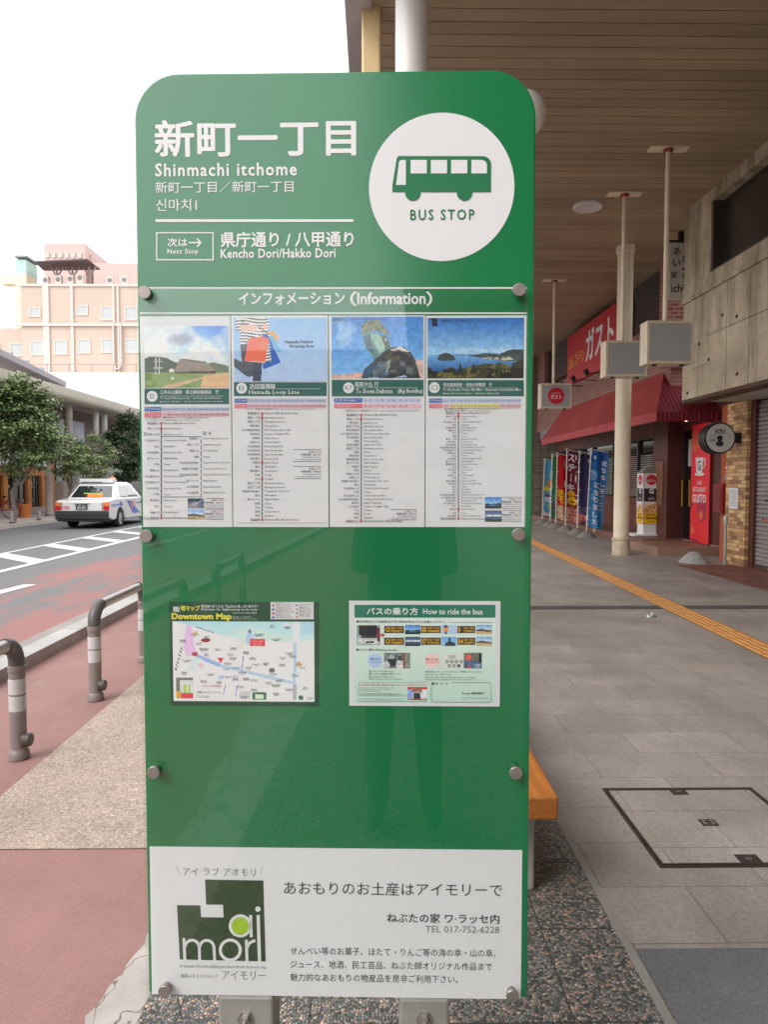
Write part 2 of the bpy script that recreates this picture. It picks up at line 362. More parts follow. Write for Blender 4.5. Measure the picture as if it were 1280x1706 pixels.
# yellow tactile strip with its bars
b = MB(); TY = M('tactile_yellow', S(186, 126, 62, .8), .65, var=.13, vs=5, bump=.1)
def tx(y): return 3.38+(y-5.82)*(3.72-3.38)/(15.97-5.82)
b.quad((tx(-20), -20, .009), (tx(-20)+.30, -20, .009), (tx(60)+.30, 60, .009), (tx(60), 60, .009))
y = -6.0
while y < 45:
    for k in range(4):
        x = tx(y)+.03+k*.066; e = tx(y+.27)-tx(y)
        b.add([(x, y, .009), (x+.036, y, .009), (x+.036+e, y+.27, .009), (x+e, y+.27, .009), (x+.006, y+.006, .015), (x+.030, y+.006, .015), (x+.030+e, y+.264, .015), (x+.006+e, y+.264, .015)],
              [(4, 5, 6, 7), (0, 1, 5, 4), (1, 2, 6, 5), (2, 3, 7, 6), (3, 0, 4, 7)], 1)
    y += .30
TY2 = M('tactile_yellow_bar', S(208, 150, 84, .8), .6, var=.12, vs=6)
b.build('tactile_paving', [TY, TY2], kind='structure')
# hatched road marking, bus-stop lettering behind the camera
b = MB(); z = -.012
b.quad((-6.48, -40, z), (-6.30, -40, z), (-6.30, 120, z), (-6.48, 120, z)); b.quad((-7.95, -40, z), (-7.82, -40, z), (-7.82, 120, z), (-7.95, 120, z))
for k in range(-6, 20):
    y = 8.8+k*2.15; b.quad((-7.82, y+1.05, z), (-6.48, y-.15, z), (-6.48, y+.42, z), (-7.82, y+1.62, z))
b.quad((-5.35, 9.3, z+.001), (-5.15, 9.3, z+.001), (-5.05, 10.3, z+.001), (-5.25, 10.3, z+.001))
b.text('バス', (-5.3, -3.6, z+.001), (1, 0, 0), (0, 1, 0), h=1.5, w=1.9, off=.01)
b.build('road_marking', LINEPAINT, kind='structure')
b = MB(); b.box(-14.6, -11.75, -40, 160, -.09, .09); b.box(-11.95, -11.752, -40, 160, .0905, .105)
b.build('far_pavement', PALEPAVE, kind='structure')
# ================================================================== NEAR ARCADE (canopy overhead on the right)
CEIL = 6.25
SLAT = NB('ceiling_slat'); SLAT.col(SLAT.mul(SLAT.ramp(SLAT.noise(1.2, 5, SLAT.mapping((.25, 2.5, 1))), [(.3, (.285, .212, .135)), (.7, (.40, .305, .20))]), SLAT.rng(SLAT.noise(.25, 3), .35, .65, .85, 1.12))); _y = SLAT.math('FLOOR', SLAT.math('DIVIDE', SLAT.math('ADD', SLAT.n('SeparateXYZ', Vector=SLAT.o).outputs[1], 24.0-CEIL*0), .202)); _w = SLAT.n('TexWhiteNoise', _noise_dimensions='1D', W=_y).outputs['Value']; SLAT.col(SLAT.mul(SLAT.b.inputs['Base Color'].links[0].from_socket, SLAT.rng(_w, 0, 1, .90, 1.10))); SLATM = SLAT.fin(.45, .4)
arc = thing('arcade_canopy', 'long pavement canopy with brown slatted ceiling over the right-hand walkway', 'canopy', (0, 0, CEIL))
b = MB(); y = -24.0
while y < 70:
    b.box(-.02, 7.2, y+.006, y+.196, CEIL, CEIL+.03); y += .202
b.box(-.05, 7.2, -24, 70, CEIL+.03, CEIL+.07, 1)
b.build('ceiling', [SLATM, M('ceiling_gap', (.025, .02, .016), .9)], arc)
b = MB(); b.box(-.30, -.02, -24, 70, CEIL-.03, CEIL+.6); b.build('fascia', M('fascia_metal', (.42, .40, .42), .45, .2, var=.08), arc, bevel=.02)
b = MB(); b.box(-.30, 7.3, -24, 70, CEIL+.6, CEIL+.75); b.build('roof', M('roof_sheet', (.3, .3, .3), .7), arc)
lt = MB(); lt.lathe((3.66, 12.04, CEIL-.05), [(.25, .05), (.25, .012), (.225, 0), (.21, .01), (0, .012)], 32)
lamp = tag(lt.build('ceiling_light', M('lamp_diffuser', (.62, .62, .60), .35), smooth=40), 'round white lamp flush in the brown slatted ceiling', 'ceiling light')
def column(x, y, r, label, mat, collar=True):
    t = thing('arcade_column', label, 'column', (x, y, 0), 'steel columns holding the near canopy')
    b = MB(); b.lathe((x, y, 0), [(r, .36), (r, CEIL-.16), (r*1.0, CEIL-.001)], 32); b.build('shaft', mat, t, smooth=40)
    b = MB(); b.lathe((x, y, 0), [(r+.02, .0), (r+.02, .27), (r+.016, .30), (r+.032, .31), (r+.032, .35), (r+.001, .37)], 32); b.build('base_collar', M('collar_paint', S(188, 172, 148), .6, var=.3, vs=7, bump=.3, bs=25), t, smooth=40)
    b = MB(); b.lathe((x, y, 0), [(r+.001, CEIL-.15), (r+.03, CEIL-.13), (r+.03, CEIL-.002)], 32); b.build('cap', mat, t, smooth=40)
    return t
column(.34, 6.45, .153, 'thick white column rising just behind the bus stop sign', M('column_white', (.66, .64, .62), .42, var=.05, vs=2))
column(5.07, 14.1, .155, 'cream column beside the lantern sign and red awning', OFFWHITE)
b = MB(); b.box(-.13, .06, 7.1, 7.3, .0, CEIL+.2)
for z in (1.0, 3.0, 5.2, 7.4): b.box(-.14, .07, 7.09, 7.31, z, z+.04)
tag(b.build('drain_pipe', M('beige_pipe', S(214, 188, 140), .55, var=.1), bevel=.03), 'square beige drain pipe rising left of the white column', 'drain pipe')
g = thing('globe_lamp', 'white globe lamp peeking out from behind the upper right of the green sign', 'lamp', (1.36, 6.45, 4.88))
b = MB(); b.lathe((1.36, 6.45, 4.88), [(.205*math.sin(math.pi*i/20), -.205*math.cos(math.pi*i/20)) for i in range(21)], 32); b.build('globe', M('globe_opal', (.74, .74, .72), .25), g, smooth=60)
b = MB(); b.tube([(.50, 6.45, 4.2), (.75, 6.45, 4.25), (1.15, 6.45, 4.4), (1.33, 6.45, 4.6), (1.36, 6.45, 4.70)], .025, 10); b.lathe((1.36, 6.45, 4.66), [(.03, 0), (.09, .02), (.09, .06)], 20); b.build('arm', OFFWHITE, g, smooth=40)
# hanging box signs
def hang(x, y, w, d, z0, z1, label, logo=False, plate_w=.55):
    t = thing('hanging_sign', label, 'hanging sign', (x, y, CEIL), 'lightbox signs hanging from the ceiling')
    b = MB(); b.box(x-w/2, x+w/2, y, y+d, z0, z1); 
    for zz in (z0, z1-.035): b.box(x-w/2-.006, x+w/2+.006, y-.012, y+d+.012, zz-.003, zz+.035)
    for xx in (x-w/2, x+w/2-.03): b.box(xx-.004, xx+.034, y-.010, y+d+.010, z0+.034, z1-.036)
    for k in (-.3, .3): b.box(x+k*w-.03, x+k*w+.03, y+.05, y+.1, z0-.025, z0-.0035, 1)
    b.build('case', [M('sign_case', S(206, 192, 168), .55, var=.14, vs=6), DARK], t)
    b = MB(); b.box(x-w/2+.034, x+w/2-.034, y-.004, y, z0+.034, z1-.038); f = b.build('face', M('blank_sign_face', (.34, .35, .36) if not logo else (.55, .54, .53), .4, var=.05, vs=3), t)
    if logo:
        zc = (z0+z1)/2; b = MB(); b.disc((x, y-.006, zc), .195, (1, 0, 0), (0, 0, 1), 40)
        b.text('ガスト', (x, y-.008, zc-.075), (1, 0, 0), (0, 0, 1), h=.10, w=.26, al='c', mi=1, off=.02)
        b.text('Caféレストラン', (x, y-.008, zc+.05), (1, 0, 0), (0, 0, 1), h=.035, w=.2, al='c', mi=1); b.build('emblem', [M('logo_red', S(196, 26, 48), .45), WINK], t)
    b = MB(); b.cyl((x-.03, y+d/2, z1-.01), (x-.03, y+d/2, CEIL-.01), .034, n=14)
    b.build('pole', OFFWHITE, t, smooth=40)
    b = MB(); b.box(x-plate_w/2-.03, x+plate_w/2-.03, y+d/2-.09, y+d/2+.09, CEIL-.022, CEIL-.002); b.cyl((x-.03, y+d/2, CEIL-.06), (x-.03, y+d/2, CEIL-.022), .06, .075, 16, 1)
    b.build('ceiling_plate', [OFFWHITE, M('rusty_flange', S(150, 70, 50), .7, var=.3, vs=12)], t)
hang(4.20, 9.85, .66, .25, 3.20, 3.80, 'blank grey lightbox sign, nearest of the three hung from the ceiling')
hang(4.14, 11.4, .68, .25, 3.25, 3.83, 'blank pale lightbox sign hung in front of the cream column')
hang(4.27, 16.3, .72, .28, 3.23, 3.81, 'lightbox sign with red round restaurant emblem hanging from the ceiling', True)
# ================================================================== RIGHT: concrete building with shuttered shop
FX = 5.46
nb = NB('stained_concrete')
sx = nb.n('SeparateXYZ', Vector=nb.o)
base = nb.ramp(nb.noise(2.2, 6, rough=.7), [(.25, (.48, .40, .29)), (.55, (.62, .525, .395)), (.8, (.70, .61, .48))])
stk = nb.rng(nb.math('ADD', nb.noise(1.3, 5, nb.mapping((1, 2.2, .30)), .7), nb.rng(sx.outputs[2], 3.2, 6.0, -.10, .10)), .42, .66, 0, .9)
base = nb.mix(stk, base, (.23, .185, .115)); base = nb.mul(base, nb.rng(nb.noise(.8, 5, rough=.7), .3, .7, .72, 1.12))
base = nb.mix(nb.rng(nb.noise(30, 3), .62, .75, 0, .25), base, (.2, .17, .13)); nb.col(base); nb.bump(nb.noise(40, 4), .25, .006); STC = nb.fin(.85, .3)
cb = thing('concrete_building', 'stained grey concrete shopfront building with closed shutter and orange brick pillar', 'building', (FX, 12.27, 0))
b = MB()
wz0, wz1, wy = 4.90, 6.05, 11.33               # strip window opening
b.box(FX, FX+.30, -25, 12.27, 2.95, wz0); b.box(FX, FX+.30, wy, 12.27, wz0, CEIL-.002); b.box(FX, FX+.30, -25, wy, wz1, CEIL-.002)
b.box(FX-.045, FX, -25, 12.27, 4.62, 4.70); b.box(FX-.02, FX, -25, 12.27, 4.70, wz0)
b.build('wall', STC, cb)
b = MB()
for y in (10.1, 10.75, 8.6, 7.2, 5.8): b.box(FX-.0022, FX, y-.004, y+.004, 2.95, 4.615)
b.box(FX-.0022, FX, -25, 11.4, 3.908, 3.918); b.box(FX-.0022, FX, 11.15, 11.9, 3.44, 3.446)
b.build('panel_joint', M('joint_dark', (.07, .06, .05), .9), cb)
for y, z in ((11.65, 3.82), (10.88, 4.12), (10.45, 4.0), (10.4, 3.13), (12.05, 3.05), (10.3, 4.80), (11.3, 3.5)):
    b = MB(); b.add([(FX-.03, y, z), (FX, y-.03, z+.035), (FX, y+.03, z+.035), (FX, y, z-.03)], [(0, 1, 3), (0, 3, 2), (0, 2, 1)]); b.build('wall_bolt', DARK, cb)
b = MB(); b.box(FX+.17, FX+.2, -25, wy, wz0, wz1)
w_ = b.build('window', M('grimy_dark_glass', (.035, .028, .024), .18, var=.4, vs=3), cb)
b = MB(); b.box(FX+.02, FX+.17, -25, wy, wz0, wz0+.05); b.box(FX+.02, FX+.17, wy-.05, wy-.001, wz0+.05, wz1)
for y in (9.7, 8.0, 6.3): b.box(FX+.08, FX+.17, y-.03, y+.03, wz0+.05, wz1)
b.build('window_frame', M('brown_frame', (.05, .038, .03), .5), w_)
b = MB(); b.box(FX-.004, FX+.31, -25, 12.274, 2.89, 2.95); b.box(FX+.3, 6.9, -25, 12.27, 2.93, 2.96, 1)
b.build('soffit', [M('rusty_edge', S(92, 66, 52), .8, var=.3, vs=5), M('soffit_board', (.46, .42, .37), .7, var=.12)], cb)
b = MB(); b.box(6.9, 7.2, -25, 12.95, 0, CEIL-.004); b.box(FX+.3, 6.9, 12.0, 12.25, 2.96, CEIL-.004); b.build('back_wall', STC, cb)
# brick pillar
nb = NB('orange_brick')
br = nb.n('TexBrick', Vector=nb.mapping(rot=(0, R(90), R(90))), _offset=.5, Scale=1., Mortar__Size=.004, Mortar__Smooth=.1, Brick__Width=.20, Row__Height=.067, Bias=0., Color1=(0, 0, 0, 1), Color2=(1, 1, 1, 1), Mortar=(.5, .5, .5, 1))
bc = nb.ramp(br.outputs['Color'], [(0, (.26, .13, .07)), (.35, (.52, .28, .12)), (.65, (.72, .45, .20)), (1, (.80, .55, .28))])
bc = nb.mul(nb.mix(br.outputs['Fac'], bc, (.20, .13, .09)), nb.rng(nb.noise(6, 4), .3, .7, .8, 1.15)); nb.col(bc); nb.bump(br.outputs['Fac'], -.5, .006); OBR = nb.fin(.6, .4)
b = MB(); b.box(6.50, 6.9, 12.02, 12.70, 0, 2.93); b.build('pillar', OBR, cb, bevel=.006)
b = MB(); b.box(6.57, 6.66, 11.87, 12.018, 0, 2.92); b.build('shutter_jamb', M('jamb_brown', S(84, 46, 36), .55, var=.2), cb)
b = MB(); z = .07
while z < 2.80:
    b.add([(6.64, 6.0, z), (6.64, 11.868, z), (6.615, 11.868, z+.02), (6.615, 6.0, z+.02), (6.615, 11.868, z+.06), (6.615, 6.0, z+.06), (6.64, 11.868, z+.0745), (6.64, 6.0, z+.0745)],
          [(0, 1, 2, 3), (3, 2, 4, 5), (5, 4, 6, 7)]); z += .075
b.box(6.642, 6.66, 6, 11.868, 0, 2.9)
sh = b.build('shutter', M('shutter_metal', (.36, .33, .32), .45, .35, var=.18, vs=2.5), cb)
b = MB(); b.box(6.60, 6.65, 6.0, 11.868, .012, .075); b.box(6.598, 6.6, 11.38, 11.44, .03, .06, 1); b.build('bottom_rail', [M('rail_brown', S(82, 58, 48), .5), WHITE], sh)
b = MB(); b.box(6.606, 6.614, 11.45, 11.62, 1.18, 1.21); b.build('latch', DARK, sh)
b = MB(); b.disc((6.608, 11.58, .86), .035, (0, -1, 0), (0, 0, 1)); b.disc((6.608, 11.66, .875), .03, (0, -1, 0), (0, 0, 1), mi=1); b.build('sticker', [M('sticker_orange', S(225, 95, 45), .5), M('sticker_blue', (.1, .12, .2), .5)], sh)
# rust-orange side wall past the pillar
b = MB(); b.box(6.62, 6.9, 12.702, 13.12, 0, 2.95); b.build('side_wall', M('rust_render', S(176, 86, 48), .7, var=.1, vs=3), cb)
# things on it
t = thing('notice_sheet', 'white paper notice taped to the orange brick pillar', 'notice', (6.49, 12.42, 1.05))
b = MB(); b.box(6.494, 6.498, 12.26, 12.56, 1.02, 1.40); b.build('paper', M('paper', (.72, .72, .74), .7), t)
b = MB()
for k in range(9): b.box(6.492, 6.4938, 12.30, 12.53-(.06 if k % 3 == 2 else 0), 1.345-k*.034, 1.352-k*.034)
b.build('printed_lines', GREYINK, t)
t = thing('hydrant_box', 'red glass-fronted hydrant box on the orange wall between pillar and red panel', 'hydrant box', (6.6, 12.95, .85))
HR = M('hydrant_red', S(150, 32, 30), .5, var=.1)
b = MB(); b.box(6.46, 6.61, 12.76, 13.10, .93, 1.47); b.build('box', HR, t, bevel=.012)
b = MB(); b.box(6.452, 6.459, 12.80, 13.06, .98, 1.42); b.build('door', M('hydrant_door', S(112, 26, 26), .3), t)
tt = thing('warning_sticker', 'small red and grey safety notice above the hydrant box', 'notice', (6.6, 12.9, 1.6))
b = MB(); b.box(6.614, 6.618, 12.76, 13.0, 1.66, 1.84); b.build('plate', M('notice_red', S(200, 40, 40), .5), tt)
b = MB(); b.box(6.614, 6.618, 12.78, 12.98, 1.53, 1.64); b.build('lower_plate', M('notice_grey', (.25, .25, .27), .5), tt)
b = MB(); b.box(6.612, 6.6138, 12.80, 12.96, 1.76, 1.79); b.box(6.612, 6.6138, 12.84, 12.92, 1.70, 1.73); b.build('lettering', WINK, tt)
t = thing('standpipe', 'thin grey pipe standing on the ground against the brick pillar', 'pipe', (6.36, 12.4, 0))
b = MB(); b.cyl((6.36, 12.40, 0), (6.36, 12.40, .84), .028, n=14); b.build('pipe', GALV, t, smooth=40)
b = MB(); b.lathe((6.36, 12.40, .84), [(.035, -.1), (.036, -.02), (.04, -.02), (.04, .03), (.022, .055), (0, .06)], 16); b.build('pipe_cap', M('cap_grey', (.5, .5, .5), .5), t, smooth=40)
# round projecting sign
t = thing('round_sign', 'round white projecting shop sign with black brush lettering on the brick pillar', 'shop sign', (6.08, 12.2, 2.28))
b = MB(); b.lathe((6.08, 12.24, 2.28), [(.265, -.13), (.278, -.12), (.278, .12), (.265, .13)], 40, axis='y'); b.build('case', DARK, t, smooth=30)
b = MB(); b.disc((6.08, 12.106, 2.28), .25, (1, 0, 0), (0, 0, 1), 40); b.build('face', M('round_face', (.60, .58, .55), .4, var=.05), t)
b = MB(); f = 12.102; E = ((1, 0, 0), (0, 0, 1))
b.text('ichi', (6.07, f, 2.355), *E, h=.10, w=.16, al='c', off=.01); b.text('いち', (5.94, f, 2.30), *E, h=.05, al='c'); b.text('居酒屋', (5.945, f, 2.22), *E, h=.045, w=.1, al='c'); b.text('一', (6.24, f, 2.3), *E, w=.07, al='c')
b.disc((6.07, f, 2.285), .055, *E, r2=.042); b.disc((6.07, f, 2.18), .07, *E, r2=.05); b.box(6.035, 6.105, f-.001, f, 2.2, 2.27); b.build('lettering', BLACK, t)
b = MB(); b.box(6.34, 6.5, 12.19, 12.29, 2.2, 2.38); b.build('bracket', DARK, t)
# blade sign hanging from the end of the concrete wall
t = thing('blade_sign', 'tall narrow white blade sign with black brush letters beside the concrete wall', 'shop sign', (5.78, 13.2, 5.2))
b = MB(); b.box(5.58, 5.93, 13.2, 13.34, 4.98, 6.02); b.build('case', M('blade_face', (.55, .53, .50), .5, var=.1), t)
b = MB(); f = 13.197
for s_, x_, z_, h_ in (('あ', 5.72, 5.80, .13), ('い', 5.72, 5.58, .13), ('ichi', 5.75, 5.1, .15), ('一', 5.88, 5.52, .03), ('居', 5.88, 5.66, .11), ('酒', 5.88, 5.36, .10), ('家', 5.68, 5.36, .13)):
    b.text(s_, (x_, f, z_), *E, h=h_, al='c', off=.015, **({'w': .24} if s_ == 'ichi' else {'w': .09} if s_ == '一' else {}))
b.build('lettering', BLACK, t)
b = MB(); b.box(5.60, 5.80, 13.25, 13.29, 6.06, 6.09); b.box(5.78, 5.86, 13.22, 13.3, 6.02, CEIL-.005); b.build('bracket', DARK, t)
# ================================================================== restaurant
rb = thing('restaurant_building', 'red-brown cafe building with striped red awning, dark windows and door', 'building', (6.3, 15, 0))
nb = NB('red_wall_brick')
br = nb.n('TexBrick', Vector=nb.mapping(rot=(0, R(90), R(90))), _offset=.5, Scale=1., Mortar__Size=.012, Brick__Width=.23, Row__Height=.085, Color1=(.25, .09, .07, 1), Color2=(.34, .135, .105, 1), Mortar=(.33, .26, .22, 1))
nb.col(nb.mul(br.outputs['Color'], nb.rng(nb.noise(2, 4), .3, .7, .8, 1.1))); nb.bump(br.outputs['Fac'], -.4, .006); RWB = nb.fin(.75, .3)
UX = 6.25
b = MB(); b.box(UX, UX+.4, 14.6, 26.6, 3.35, 4.85); b.box(UX, UX+.4, 14.6, 17.2, 4.85, 5.0); b.box(UX, UX+.4, 25.5, 26.6, 4.85, CEIL); b.box(UX, UX+.4, 14.6, 14.9, 5.0, CEIL); b.box(UX+.35, UX+.4, 14.9, 25.5, 4.85, CEIL)
b.build('upper_wall', RWB, rb)
nb = NB('pilaster_brick')
br = nb.n('TexBrick', Vector=nb.mapping(rot=(R(90), 0, 0)), _offset=.5, Scale=1., Mortar__Size=.010, Brick__Width=.19, Row__Height=.083, Color1=(.27, .075, .065, 1), Color2=(.36, .12, .10, 1), Mortar=(.40, .33, .30, 1))
nb.col(br.outputs['Color']); nb.bump(br.outputs['Fac'], -.4, .006); PBR = nb.fin(.75, .3)
b = MB(); b.box(5.98, UX+.4, 14.15, 14.598, 3.9, CEIL); b.build('pilaster', PBR, rb)
b = MB()
for y0, y1 in ((14.95, 17.1), (17.2, 19.4), (23.0, 25.4), (19.5, 22.9)): b.box(UX+.12, UX+.15, y0, y1, 5.05, CEIL-.05)
wn = b.build('upper_window', M('upper_glass', (.02, .024, .03), .12), rb)
b = MB(); b.box(UX-.02, UX+.1, 14.9, 26, 3.05, 3.36); b.build('awning_flashing', M('blue_grey_metal', (.19, .20, .22), .5, .3, var=.1), rb)
# awning: sloping canvas with fine ribs and a scalloped valance
nb = NB('red_awning'); wv = nb.n('TexWave', _wave_type='BANDS', _bands_direction='Y', Vector=nb.o, Scale=3.2, Distortion=0.)
nb.col(nb.mul(nb.mix(nb.rng(wv.outputs['Fac'], .35, .65, 0, 1), (.44, .07, .066), (.32, .048, .05)), nb.rng(nb.noise(1.2, 5), .3, .7, .8, 1.15))); AWN = nb.fin(.75, .3)
nb = NB('red_awning_end'); wv = nb.n('TexWave', _wave_type='BANDS', _bands_direction='X', Vector=nb.o, Scale=3.6, Distortion=0.)
nb.col(nb.mix(nb.rng(wv.outputs['Fac'], .4, .6, 0, 1), (.27, .02, .035), (.11, .012, .02))); AWE = nb.fin(.7, .3)
AX, AY0, AY1, AZ0, AZ1 = 5.70, 13.95, 23.6, 2.72, 3.30
b = MB(); TOPY = 14.95
b.quad((AX, AY0, AZ0+.2), (AX, AY1, AZ0+.2), (UX, AY1-.5, AZ1+.55), (UX, TOPY, AZ1+.55), 0)
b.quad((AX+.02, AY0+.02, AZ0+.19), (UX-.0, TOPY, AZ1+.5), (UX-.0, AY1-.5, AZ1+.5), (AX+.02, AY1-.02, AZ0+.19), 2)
b.add([(AX, AY1, AZ0+.2), (UX, AY1, AZ0+.2), (UX, AY1-.5, AZ1+.55)], [(0, 1, 2)], 0)
b.add([(AX, AY0, AZ0+.2), (UX, TOPY, AZ1+.55), (7.6, TOPY, AZ1+.55), (7.6, AY0, AZ0+.2)], [(0, 3, 2, 1)], 1)
n = 64
for k in range(n):
    y0 = AY0+(AY1-AY0)*k/n; y1 = AY0+(AY1-AY0)*(k+1)/n; ym = (y0+y1)/2; d = .012
    b.quad((AX-.004, y0, AZ0+.2), (AX-.004-d, ym, AZ0+.2), (AX-.004-d, ym, AZ0), (AX-.004, y0, AZ0+.02), 3); b.quad((AX-.004-d, ym, AZ0+.2), (AX-.004, y1, AZ0+.2), (AX-.004, y1, AZ0+.02), (AX-.004-d, ym, AZ0), 3)
for k in range(16):
    x0 = AX+1.9*k/16; x1 = AX+1.9*(k+1)/16; xm = (x0+x1)/2
    b.quad((x0, AY0-.004, AZ0+.2), (xm, AY0-.016, AZ0+.2), (xm, AY0-.016, AZ0), (x0, AY0-.004, AZ0+.02), 1); b.quad((xm, AY0-.016, AZ0+.2), (x1, AY0-.004, AZ0+.2), (x1, AY0-.004, AZ0+.02), (xm, AY0-.016, AZ0), 1)
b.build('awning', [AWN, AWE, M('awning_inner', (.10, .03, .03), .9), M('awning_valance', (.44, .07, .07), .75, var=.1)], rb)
# ground floor
WX = 7.0
BRN = M('brown_wall', S(112, 70, 58), .55, var=.12, vs=2); DKBRN = M('dark_red_wall', S(90, 46, 40), .55, var=.12, vs=2)
b = MB(); b.box(WX, WX+.3, 16.6, 26.6, 0, 1.05); b.box(WX, WX+.3, 16.6, 26.6, 2.62, 3.3); b.build('lower_wall', BRN, rb)
b = MB(); b.box(WX-.30, WX+.3, 15.75, 16.55, .2, 3.3); b.build('corner_wall', DKBRN, rb)
b = MB(); b.box(WX-.325, WX-.301, 15.95, 16.4, .95, 1.98); b.build('wall_panel', M('tan_board', S(126, 88, 62), .5, var=.08), rb, bevel=.01)
b = MB(); b.box(WX+.02, WX+.3, 13.3, 14.28, 0, 3.3); b.box(WX+.02, WX+.3, 14.28, 15.75, 2.65, 3.3); b.build('entry_wall', DKBRN, rb)
b = MB(); b.box(UX+.2, 8, 13.0, 26.6, 3.3, 3.34); b.build('entry_ceiling', M('entry_ceiling', (.15, .08, .07), .8), rb)
b = MB()
ys = [16.62, 18.4, 20.3, 22.2, 24.2, 26.5]
for i in range(5): 
    b = MB(); b.box(WX+.09, WX+.11, ys[i]+.05, ys[i+1]-.05, 1.08, 2.6); wnd = b.build('window', M('restaurant_glass', (.018, .018, .016), .04, spec=.7), rb)
    b = MB(); y0, y1 = ys[i]+.05, ys[i+1]-.05
    b.box(WX+.02, WX+.12, ys[i]-.04, ys[i]+.05, 1.05, 2.62); b.box(WX+.02, WX+.12, y0, y1, 1.05, 1.09); b.box(WX+.02, WX+.12, y0, y1, 2.58, 2.62); b.build('window_frame', M('window_frame_dark', (.04, .03, .028), .45), wnd)
    b = MB(); z = 1.12
    while z < 2.2: b.box(WX+.078, WX+.0895, y0+.03, y1-.03, z, z+.022); z += .055
    b.build('blind', M('blind_slat', (.34, .35, .31), .6, var=.25, vs=3), wnd)
b = MB(); P = Pic(40, 60, (226, 214, 206)); P.put(P.noise(5) > .55, (196, 62, 58)); P.put(P.noise(7) > .6, (240, 236, 230)); P.put(P.noise(9) > .66, (120, 90, 80)); P.speck(.2)
pm_ = pic_mb(P, lambda u, v: (WX-.012, 17.25-.55*u, 1.1+1.45*v), 1.0); tag(pm_.build('poster', PRINT), 'red and white menu poster on the window behind the lantern sign', 'poster')
b = MB(); b.box(6.05, 7.0, 15.5, 27, 0, .20); b.box(5.75, 7.6, 13.9, 15.5, 0, .17, 1); b.box(WX, 7.6, 13.9, 15.75, .17, .2, 1)
b.build('entrance_step', [M('brown_tile_step', S(118, 84, 68), .55, var=.15, vs=4), M('pink_tile_step', S(150, 116, 98), .5, var=.1, vs=6)], rb, bevel=.008)
b = MB(); b.box(WX+.1, WX+.14, 14.3, 15.75, .2, 2.65); dr = b.build('door', M('door_dark_glass', (.012, .012, .013), .06), rb)
for y in (15.25, 15.62): b = MB(); b.cyl((WX-.0, y, .95), (WX-.0, y, 1.55), .02, n=10); b.build('handle', M('brass', S(190, 150, 50), .3, .8), dr, smooth=40)
b = MB(); b.box(WX+.09, WX+.1, 15.28, 15.55, 1.85, 2.45); b.build('door_notice', M('door_notice', (.5, .5, .46), .5), dr)
b = MB(); b.lathe((6.62, 14.6, AZ0+.06), [(.0, .0), (.085, .012), (.10, .05), (.10, .1)], 20); em = M('downlight_glow', (1, .85, .7), .4)
em.node_tree.nodes['Principled BSDF'].inputs['Emission Color'].default_value = (1, .62, .42, 1); em.node_tree.nodes['Principled BSDF'].inputs['Emission Strength'].default_value = 1.6
tag(b.build('downlight', em, smooth=40), 'small lit lamp under the red awning by the entrance', 'lamp')
# big red emblem panel by the door
t = thing('door_panel_sign', 'tall red cafe panel with white cup emblem beside the dark door', 'panel sign', (7.0, 14.7, .17))
P = Pic(48, 130, (206, 36, 46)); P.put(P.ell(.18, .14, .30, .09), (226, 92, 58), .75); P.put(P.ell(.62, .08, .35, .05), (198, 30, 44), .7); P.put(P.ell(.63, .72, .27, .10), (150, 38, 60)); P.put(P.ell(.58, .765, .11, .035), (226, 92, 52)); P.put(P.ell(.02, .69, .12, .03), (160, 36, 56))
P.put(P.ell(.14, .90, .09, .03), (228, 96, 60)); P.put(P.ell(.25, 1.0, .27, .035), (150, 36, 56)); P.put(P.ell(.55, .56, .12, .02), (224, 92, 60), .7); P.put(P.ell(.85, .92, .2, .05), (222, 54, 50), .6)
pic_mb(P, lambda u, v: (6.965, 15.12-.84*u, .19+2.55*v), 1.5).build('panel_face', PRINT, t)
b = MB(); b.box(6.967, 7.019, 14.27, 15.13, .185, 2.75); b.build('board', M('panel_edge', S(120, 26, 32), .5), t)
b = MB(); e = ((0, -1, 0), (0, 0, 1)); f = 6.962
cy = 14.72
b.add([(f, cy+.19, 2.02), (f, cy+.15, 1.70), (f, cy-.11, 1.70), (f, cy-.15, 2.02)], [(0, 1, 2, 3)])
b.tube([(f, cy-.13, 1.97), (f, cy-.24, 1.98), (f, cy-.25, 1.86), (f, cy-.13, 1.78)], .018, 6)
b.disc((f-.0002, cy, 1.665), .22, *e, r2=.035)
b.text('CAFÉ', (f, cy, 1.44), *e, h=.10, w=.22, al='c', off=.01); b.text('RESTAURANT', (f, cy, 1.29), *e, h=.10, w=.58, al='c', off=.01); b.text('GUSTO', (f, cy, 1.06), *e, h=.17, w=.60, al='c', off=.03)
b.text('G', (f-.004, cy+.02, 1.745), *e, h=.21, w=.15, al='c', mi=1, off=.01); b.build('lettering', [WINK, BLACK], t)
# fascia sign of the restaurant
t = thing('fascia_sign', 'wide red restaurant sign high on the brick wall under the ceiling', 'shop sign', (6.15, 20, 4.9))
b = MB(); b.box(6.14, 6.24, 17.6, 22.15, 4.55, 6.05); b.build('board', M('fascia_red', S(190, 24, 40), .45, var=.05), t)
b = MB(); f = 6.136
b.text('Caféレストラン', (f, 22.0, 5.0), *e, h=.40, w=1.65, off=.015); b.text('ガスト', (f, 20.15, 4.98), *e, h=.85, w=2.3, off=.03, mi=1)
b.build('lettering', [M('yellow_ink', S(240, 170, 40), .5), WINK], t)
for y in (18.3, 19.5, 20.7, 21.9): b = MB(); b.tube([(6.24, y, 4.34), (5.62, y, 4.36)], .014, 6); b.cyl((5.63, y, 4.30), (5.56, y+.02, 4.44), .05, .075, 12); b.build('spotlight', DARK, t, smooth=40)
